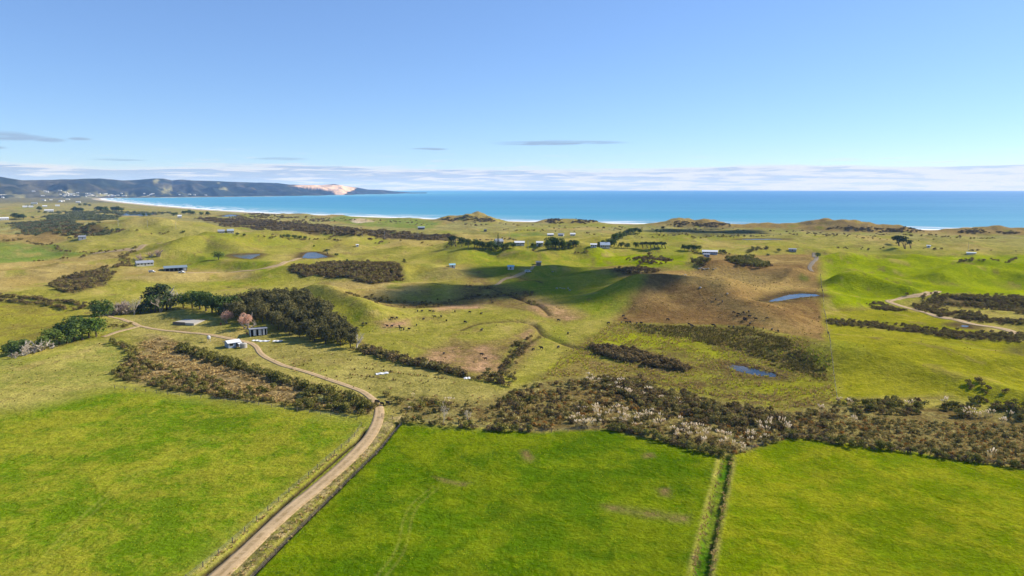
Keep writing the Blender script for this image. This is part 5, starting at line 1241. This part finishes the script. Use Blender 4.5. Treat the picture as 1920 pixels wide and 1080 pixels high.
house('farmhouse', 'left white house of the three on the green terrace', 'house', 1032, 442.5, 11, 8, 2.4, 1.4, M_WHITE, M_WHITEROOF, .1, 4); house('farmhouse', 'middle white house of the three on the green terrace', 'house', 1052, 442.5, 10, 8, 2.4, 1.5, M_WHITE, M_GREYROOF, -.1, 3); house('farmhouse', 'right pale house of the three on the green terrace', 'house', 1074, 442, 9, 8, 2.4, 1.5, M_CREAM, M_WHITEROOF, 0, 3)
house('farm_shed', 'small white shed left of the grey roofed house', 'shed', 1113, 463, 11, 6, 2.4, .9, M_WHITE, M_WHITEROOF, 0, 2, True); house('farmhouse', 'grey-blue roofed house among dark trees, centre right', 'house', 1134, 463.5, 17, 9, 2.7, 2.4, M_CREAM, M_BLUEGREY, .1, 4, chimney=True)
house('farmhouse', 'long house with bright white roof on the hilltop', 'house', 1331, 476, 26, 8, 2.4, 1.3, M_BLUEGREY, M_WHITEROOF, -.02, 6); house('farm_shed', 'small grey shed below the long white-roofed hilltop house', 'shed', 1325, 481, 10, 5, 2.2, .8, M_BLUEGREY, M_GREYROOF, 0, 1)
house('farm_shed', 'pale blue roofed shelter left of the shaded hollow', 'shelter', 848, 501, 10, 4, 2., .8, M_WHITE, M_BLUEROOF, .1, 0, True); house('farm_shed', 'turquoise roofed shelter inside the shaded hollow', 'shelter', 958, 504, 11, 4, 2., .8, M_WHITE, M_BLUEROOF, -.1, 0, True)
house('farm_shed', 'dark shed at the head of the shaded path', 'shed', 1010, 497, 9, 6, 2.6, .7, M_DARKROOF, M_DARKROOF, 0, 0, True)
house('hut', 'tiny white hut on the far green slope', 'hut', 670, 462.5, 4, 2.6, 2.1, .6, M_WHITE, M_WHITEROOF, .2, 1, False); house('hut', 'small white hut right of the wind shorn trees', 'hut', 1741, 464, 5, 3.4, 2.1, .7, M_WHITE, M_WHITEROOF, 0, 1, False); house('hut', 'white trough shed at the far right plain', 'hut', 1821, 476, 12, 4, 1.2, .5, M_WHITE, M_WHITEROOF, 0, 0, False)
house('farmhouse', 'white far house left of the pale road on the ridge', 'house', 415, 437, 10, 9, 2.8, 2., M_WHITE, M_GREYROOF, 0, 3); house('farmhouse', 'blue-grey far house beside the white one on the ridge', 'house', 432, 436, 10, 9, 2.8, 2., M_CREAM, M_BLUEGREY, .1, 3)
house('farm_shed', 'grey hay shed below the far left scrub rise', 'shed', 154, 448, 10, 8, 3, 1., M_GREYROOF, M_GREYROOF, .1, 0, True); house('farm_shed', 'dark far shed beyond the brown scrub belt', 'shed', 790, 430, 12, 9, 3.4, 1.2, M_DARKROOF, M_BLUEGREY, 0, 0, True)
house('farm_shed', 'tiny dark shed on the straw flats before the beach', 'shed', 910, 434, 5, 5, 2.6, .8, M_DARKROOF, M_DARKROOF, 0, 0, True); house('farm_shed', 'low grey shed on the green crest above the hill lane', 'shed', 1486, 470.5, 12, 5, 2., .6, M_GREYROOF, M_GREYROOF, 0, 0, True)
house('farmhouse', 'white house on the far flats beside the round tree', 'house', 92, 397, 12, 14, 4, 2.6, M_WHITE, M_WHITEROOF, 0, 3); house('farmhouse', 'white house at the far left edge among trees', 'house', 8, 412, 11, 11, 3.4, 2.2, M_WHITE, M_WHITEROOF, 0, 3)
for px, py, lb in ((47, 389, 'left white farm building on the pale far flats'), (58, 389, 'right white farm building on the pale far flats'), (84, 388, 'white building on the flats below the village'), (108, 387, 'long white building at the foot of the village'), (337, 408, 'lone white house by the far dark trees')):
    house('house', lb, 'house', px, py, 6, 12, 4, 2.6, M_WHITE, M_WHITEROOF, 0, 0, False)
# the village: houses on the slopes round the head of the bay
vr = np.random.default_rng(9); ok = (HZ > 3)
vp = []
VL = ('village house high on the left slope above the bay', 'village house on the lower slope at the head of the bay', 'village house near the end of the beach', 'village house along the far shore of the bay', 'village house at the far left foot of the hills', 'lone house at the foot of the far headland')
for iv, (x0, x1, y0, y1, n) in enumerate(((50, 150, 357, 369, 34), (100, 175, 362, 369, 26), (150, 215, 363, 369, 14), (200, 300, 362, 368, 14), (0, 60, 366, 371, 8), (286, 400, 364, 367.5, 5))):
    k_ = np.nonzero(ok & (hpx > x0) & (hpx < x1) & (hpy > y0) & (hpy < y1))[0]
    if len(k_): vp += [(HX[i], HY[i], HZ[i], VL[iv]) for i in vr.choice(k_, min(n, len(k_)), False)]
x, y = pts_in([(20, 384), (60, 376), (150, 374), (165, 378), (120, 386), (60, 388)], .00002, 601, None, 0, 40)
vp += [(a, b, float(hgt(a, b)), 'village house on the flat ground before the hills') for a, b in zip(x, y)]
for i, (a, b, c, lb) in enumerate(vp):
    house('village_house', 'small pale ' + lb, 'house', 0, 0, 0, 11, 4.2, 2.8, (M_WHITE, M_CREAM)[i % 2], (M_WHITEROOF, M_WHITEROOF, M_GREYROOF, M_CREAM)[i % 4], vr.uniform(-.6, .6), 0, False, lb.replace('house', 'houses', 1), loc=(float(a), float(b), float(c) + .6), w_=float(vr.uniform(15, 26)), parts=False)

# ------------------------------------------------------------------ vehicles
def car(label, px, py, rz, m, van=False):
    p = place(px, py); t = thing('parked_van' if van else 'pickup_truck', label, 'van' if van else 'truck', p, rz)
    side = [(-2.3, .45), (2.3, .45), (2.35, .95), (1.5, 1.1), (.9, 1.95), (-2.2, 2.0), (-2.3, 1.0)] if van else [(-2.5, .5), (2.5, .5), (2.5, 1.0), (1.4, 1.12), (.8, 1.75), (-.5, 1.78), (-.7, 1.15), (-2.5, 1.1)]
    MB().prism([(a, -.85, b) for a, b in side], (0, 1.7, 0)).build('body', m, t)
    for s_ in (-1, 1):
        y0 = .86 * s_
        MB().box(-1.9 if van else -.4, .7, min(y0, y0 + .02 * s_), max(y0, y0 + .02 * s_), 1.2, 1.7).build('side_window', M_GLASS, t)
        for x in (-1.5, 1.5):
            wv = MB(); wv.bar((x, y0 - .12 * s_, .36), (x, y0 + .05 * s_, .36), .36, .36, 12); wv.build('wheel', M_RUBBER, t)
    return t


car('white van parked in the dry paddock below the farmhouse', 285, 511, .2, M_WHITE, True); car('white pickup parked in front of the barn', 341, 512, -.1, M_WHITE); car('white tank alone in the shaded hollow, built with the van shape', 990, 511, .3, M_WHITE, True)  # the last of these is a white tank that reuses the van body

# ------------------------------------------------------------------ cattle
def cow_mesh(name, head):
    me = bpy.data.meshes.new('cow_skeleton'); V = [(0, 0, 1.08), (-.55, 0, 1.14), (-.82, 0, 1.16), (.5, 0, 1.12), (.78, 0, 1.18), *head, (-.98, 0, .98), (-1.0, 0, .55)]
    rad = [.40, .38, .26, .38, .28, .17, .15, .10, .05, .04]; E = [(0, 1), (1, 2), (0, 3), (3, 4), (4, 5), (5, 6), (6, 7), (2, 8), (8, 9)]
    for sx, sy, root in ((-.62, -.2, 1), (-.62, .2, 1), (.52, -.2, 3), (.52, .2, 3)):
        n = len(V); k_ = .08 if sx < 0 else .0
        V += [(sx, sy, .78), (sx - k_, sy, .42), (sx + .02, sy, .0)]; rad += [.15, .085, .075]; E += [(root, n), (n, n + 1), (n + 1, n + 2)]
    me.from_pydata(V, E, []); o = link('cow_skeleton', me); o.modifiers.new('skin', 'SKIN'); sv_ = me.skin_vertices[0].data
    for i, r in enumerate(rad): sv_[i].radius = (r * (.82 if i < 5 else 1), r)
    sv_[0].use_root = True
    ms = o.modifiers.new('sub', 'SUBSURF'); ms.levels = 1; ms.render_levels = 1
    dg = bpy.context.evaluated_depsgraph_get(); out = bpy.data.meshes.new_from_object(o.evaluated_get(dg)); out.name = name
    bpy.data.objects.remove(o); out.materials.clear(); out.materials.append(mat('black_hide', m_plain((.018, .015, .013), .7, .25, .4)))
    return out


COWS = [cow_mesh('grazing_cow', [(1.05, 0, .92), (1.3, 0, .5), (1.42, 0, .25)]), cow_mesh('standing_cow', [(1.08, 0, 1.36), (1.36, 0, 1.38), (1.62, 0, 1.22)])]
HERD = {'black cow grazing on the green flat left of centre': [(783, 585), (791, 585), (806, 585), (812, 586), (853, 586), (881, 587), (815, 596), (827, 595.5), (794, 600), (837, 603), (744, 598), (735, 599), (726, 613), (735, 613.5), (749, 614), (751, 618), (757, 619.5), (767, 619), (781, 611), (681, 608.5), (687, 609), (872, 606), (902, 590)],
        'black cow near the bare soil of the central flat': [(903, 621), (832, 665), (910, 675), (903, 667)],
        'black cow on the brown hillside above the marsh': [(1342, 563), (1354, 567), (1376, 588), (1384, 591), (1382, 595), (1394, 588), (1404, 586), (1405, 595), (1396, 600), (1397, 603), (1417, 600), (1438, 599), (1252, 601), (1172, 600), (1169, 594)],
        'black cow along the foot of the brown hill': [(1292, 610), (1297, 613), (1337, 612), (1341, 613), (1367, 615), (1375, 615), (1403, 613), (1406, 609), (1413, 617), (1431, 618), (1141, 608), (1165, 607), (1175, 607), (1182, 606), (1194, 608), (1202, 608), (1447, 620), (1459, 623)],
        'black cow on the pasture left of the marsh': [(1047, 602), (1065, 627), (1015, 655), (1047, 653), (1000, 657)],
        'black cow beside the gate at the track bend': [(707, 757), (716.5, 760.5), (727, 759.5)]}
for lb, pl in HERD.items():
    for px, py in pl:
        p = place(px, py); o = link('cow', prt.choice(COWS), None, p - Vector((0, 0, .02)), prt.uniform(0, 6.28)); tag(o, lb, 'cow', lb.replace('black cow', 'black cattle')); s_ = prt.uniform(.78, .95); o.scale = (s_, s_, s_)

# ------------------------------------------------------------------ rocks
def rock_mesh(seed):
    bm = bmesh.new(); bmesh.ops.create_icosphere(bm, subdivisions=2, radius=1.); g = random.Random(seed)
    f = [Vector((g.gauss(0, 1), g.gauss(0, 1), g.gauss(0, 1))).normalized() for _ in range(7)]; q = [g.uniform(.55, .9) for _ in f]
    for v in bm.verts:
        for n, d_ in zip(f, q):
            e = v.co.dot(n) - d_
            if e > 0: v.co -= n * e
        v.co.z *= .7
    me = bpy.data.meshes.new('rock'); bm.to_mesh(me); bm.free(); me.materials.append(M_GRAVEL); return me


RK = [rock_mesh(i) for i in range(3)]
for lb, gp_, pl in (('white rock lying in the shaded green hollow', 'white rocks in the hollow', [(1044, 541), (1050, 540), (1054, 541), (1058, 541.5), (1065, 541), (1068, 545), (1036, 510)]), ('pale rock of the rubble heap on the brown hilltop', 'rubble on the brown hilltop', [(1311, 504), (1315, 503), (1319, 505), (1323, 504), (1328, 504), (1338, 505), (1342, 504), (1313, 540), (1364, 551), (1285, 516)])):
    for px, py in pl: p = place(px, py); o = tag(link('rock', prt.choice(RK), None, p + Vector((0, 0, .2)), prt.uniform(0, 6)), lb, 'rock', gp_); s_ = prt.uniform(.4, .8); o.scale = (s_ * 1.4, s_, s_)

# ------------------------------------------------------------------ fences, gate, power poles
POST = MB().box(-.065, .065, -.065, .065, -.4, 1.1).mesh('post', M_TIMBER)


def fence(label, px, gap=4.5, off=0.):
    L = world_line(px, .5); T = np.gradient(L, axis=0); T /= np.linalg.norm(T, axis=1)[:, None]; L = L + np.stack([-T[:, 1], T[:, 0]], 1) * off
    step = max(1, int(gap / .5)); P = L[::step]; Z = hgt(P[:, 0], P[:, 1]); o0 = Vector((P[0, 0], P[0, 1], Z[0]))
    t = thing('fence', label, 'fence', o0); mb = MB()
    for i in range(len(P)):
        q = Vector((P[i, 0], P[i, 1], Z[i])) - o0; link('post', POST, t, q, prt.uniform(0, 1.5))
        if i:
            for z in (.45, .75, 1.05): mb.bar(prev + Vector((0, 0, z)), q + Vector((0, 0, z)), .012, None, 3)
        prev = q
    mb.build('wire', M_WIRE, t)


fence('post and wire fence on the left side of the farm track', [(290, 1150), (372, 1085), (440, 1029), (500, 974), (560, 920), (610, 877), (650, 842), (672, 824), (690, 790)], 4.5, 1.3)
fence('post and wire fence between the farm track and the central paddock', [(400, 1150), (462, 1085), (517, 1029), (575, 972), (640, 908), (700, 850), (730, 815), (752, 789)], 4.5, -1.5)
fence('wire fence along the top of the central paddock', [(754, 789), (860, 799), (1000, 811), (1140, 806), (1240, 826), (1350, 857)], 4.5)
fence('wire fence along the top of the right paddock', [(1388, 850), (1480, 820), (1560, 829), (1700, 848), (1920, 879), (2050, 898)], 4.5)
fence('wire fence along the top of the left paddock', [(215, 728), (330, 742), (480, 759), (620, 780), (688, 790)], 4.5)
fence('wire fence between the brown hill and the vivid right pasture', [(1571, 758), (1562, 690), (1557, 645), (1549, 600), (1544, 560), (1538, 514)], 5)
a = place(716, 782); b = place(731, 785); t = thing('farm_gate', 'timber farm gate standing open at the track bend', 'gate', a); v = b - a; v.z = 0; v = v.normalized() * 4.2
for s_ in (0, 1): link('post', POST, t, v * s_)
for z in (.3, .6, .9, 1.15): MB().bar((0, 0, z), v + Vector((0, 0, z)), .035).build('rail', M_TIMBER, t)
MB().bar((0, 0, .3), v + Vector((0, 0, 1.15)), .03).build('brace', M_TIMBER, t)
pole_me = MB().bar((0, 0, -1), (0, 0, 10.2), .17, .11, 7).mesh('pole', M_CONC); arm_me = MB().box(-1.2, 1.2, -.06, .06, 9.5, 9.64).mesh('crossarm', M_TIMBER); ins_me = MB().lathe([(.04, 9.64), (.07, 9.7), (.05, 9.85), (.01, 9.87)], 6).mesh('insulator', M_WHITE)
for px, py, lb in ((222, 426, 'pale power pole far left on the scrub edge'), (277, 427, 'second pale power pole from the left'), (330, 430, 'third pale power pole from the left'), (530, 432, 'power pole left of the dark far clump'), (626, 441, 'power pole in the brown scrub above the tiny hut'), (679, 445, 'power pole on the slope right of the tiny hut'), (721, 449, 'power pole before the brown scrub end'), (784, 449, 'last power pole left of the dark windbreak'), (955, 449, 'power pole before the green far field'), (990, 470, 'power pole beside the long white house'), (1815, 470, 'lone power pole on the right plain')):
    p = place(px, py); t = thing('power_pole', lb, 'power pole', p, .4); link('pole', pole_me, t); c = link('crossarm', arm_me, t)
    for x in (-1.05, 0, 1.05): link('insulator', ins_me, c, (x, 0, 0))

# ------------------------------------------------------------------ fair-weather clouds whose shade lies on the land
def m_cloud(t):
    d = t.n('ShaderNodeBsdfDiffuse'); d.inputs[0].default_value = (.85, .85, .86, 1); tr = t.n('ShaderNodeBsdfTransparent'); mx = t.n('ShaderNodeMixShader'); mx.inputs[0].default_value = .58
    t.l(tr.outputs[0], mx.inputs[1]); t.l(d.outputs[0], mx.inputs[2]); o = t.n('ShaderNodeOutputMaterial'); t.l(mx.outputs[0], o.inputs[0])


M_CLOUD = mat('cloud_white', m_cloud)


def cloud(label, alt, blobs, seed):
    bm = bmesh.new(); g = random.Random(seed)
    for px, py, rx, ry in blobs:
        gx, gy = at([px], [py]); c = Vector((float(gx[0]), float(gy[0]), 6)) + SUN_DIR * ((alt - 6) / SUN_DIR.z)
        for k_ in range(9):
            a = g.uniform(0, 6.28); q = math.sqrt(g.random()) * .75; f = g.uniform(.3, .55)
            m_ = Matrix.Translation(c + Vector((rx * q * math.cos(a), ry * q * math.sin(a), g.uniform(0, 10)))) @ Matrix.Diagonal((rx * f, ry * f, 14 * f, 1)); r = bmesh.ops.create_icosphere(bm, subdivisions=3, radius=1., matrix=m_)
            for v in r['verts']: v.co += Vector((g.gauss(0, 1.), g.gauss(0, 1.), g.gauss(0, .6)))
    me = bpy.data.meshes.new('cloud'); bm.to_mesh(me); bm.free(); me.materials.append(M_CLOUD); tag(link('cloud', me), label, kind='stuff')


cloud('small white cloud shading the central green hollow', 720, [(1000, 512, 60, 34), (1080, 524, 55, 26), (930, 538, 56, 24), (870, 552, 52, 18), (1150, 536, 45, 16), (790, 564, 40, 12), (1010, 545, 50, 16), (1210, 524, 24, 16), (930, 508, 40, 22)], 3)
cloud('small white cloud shading the dark strip of far field', 950, [(1280, 434, 60, 70), (1340, 436, 60, 60), (1400, 436, 50, 60)], 4)

# ------------------------------------------------------------------ the air
mb = MB().box(-32000, 32000, -600, 31500, -8, 330); me = bpy.data.meshes.new('haze'); me.from_pydata(mb.v, [], mb.f); me.update()


def m_haze(t):
    v = t.n('ShaderNodeVolumePrincipled'); o = t.n('ShaderNodeOutputMaterial'); v.inputs['Color'].default_value = (.29, .53, 1., 1); v.inputs['Density'].default_value = 4.3e-5; v.inputs['Absorption Color'].default_value = (1, 1, 1, 1); v.inputs['Anisotropy'].default_value = 0.
    t.l(v.outputs[0], o.inputs['Volume'])


me.materials.append(mat('air', m_haze)); tag(link('haze', me), 'thin blue sea haze', kind='stuff')
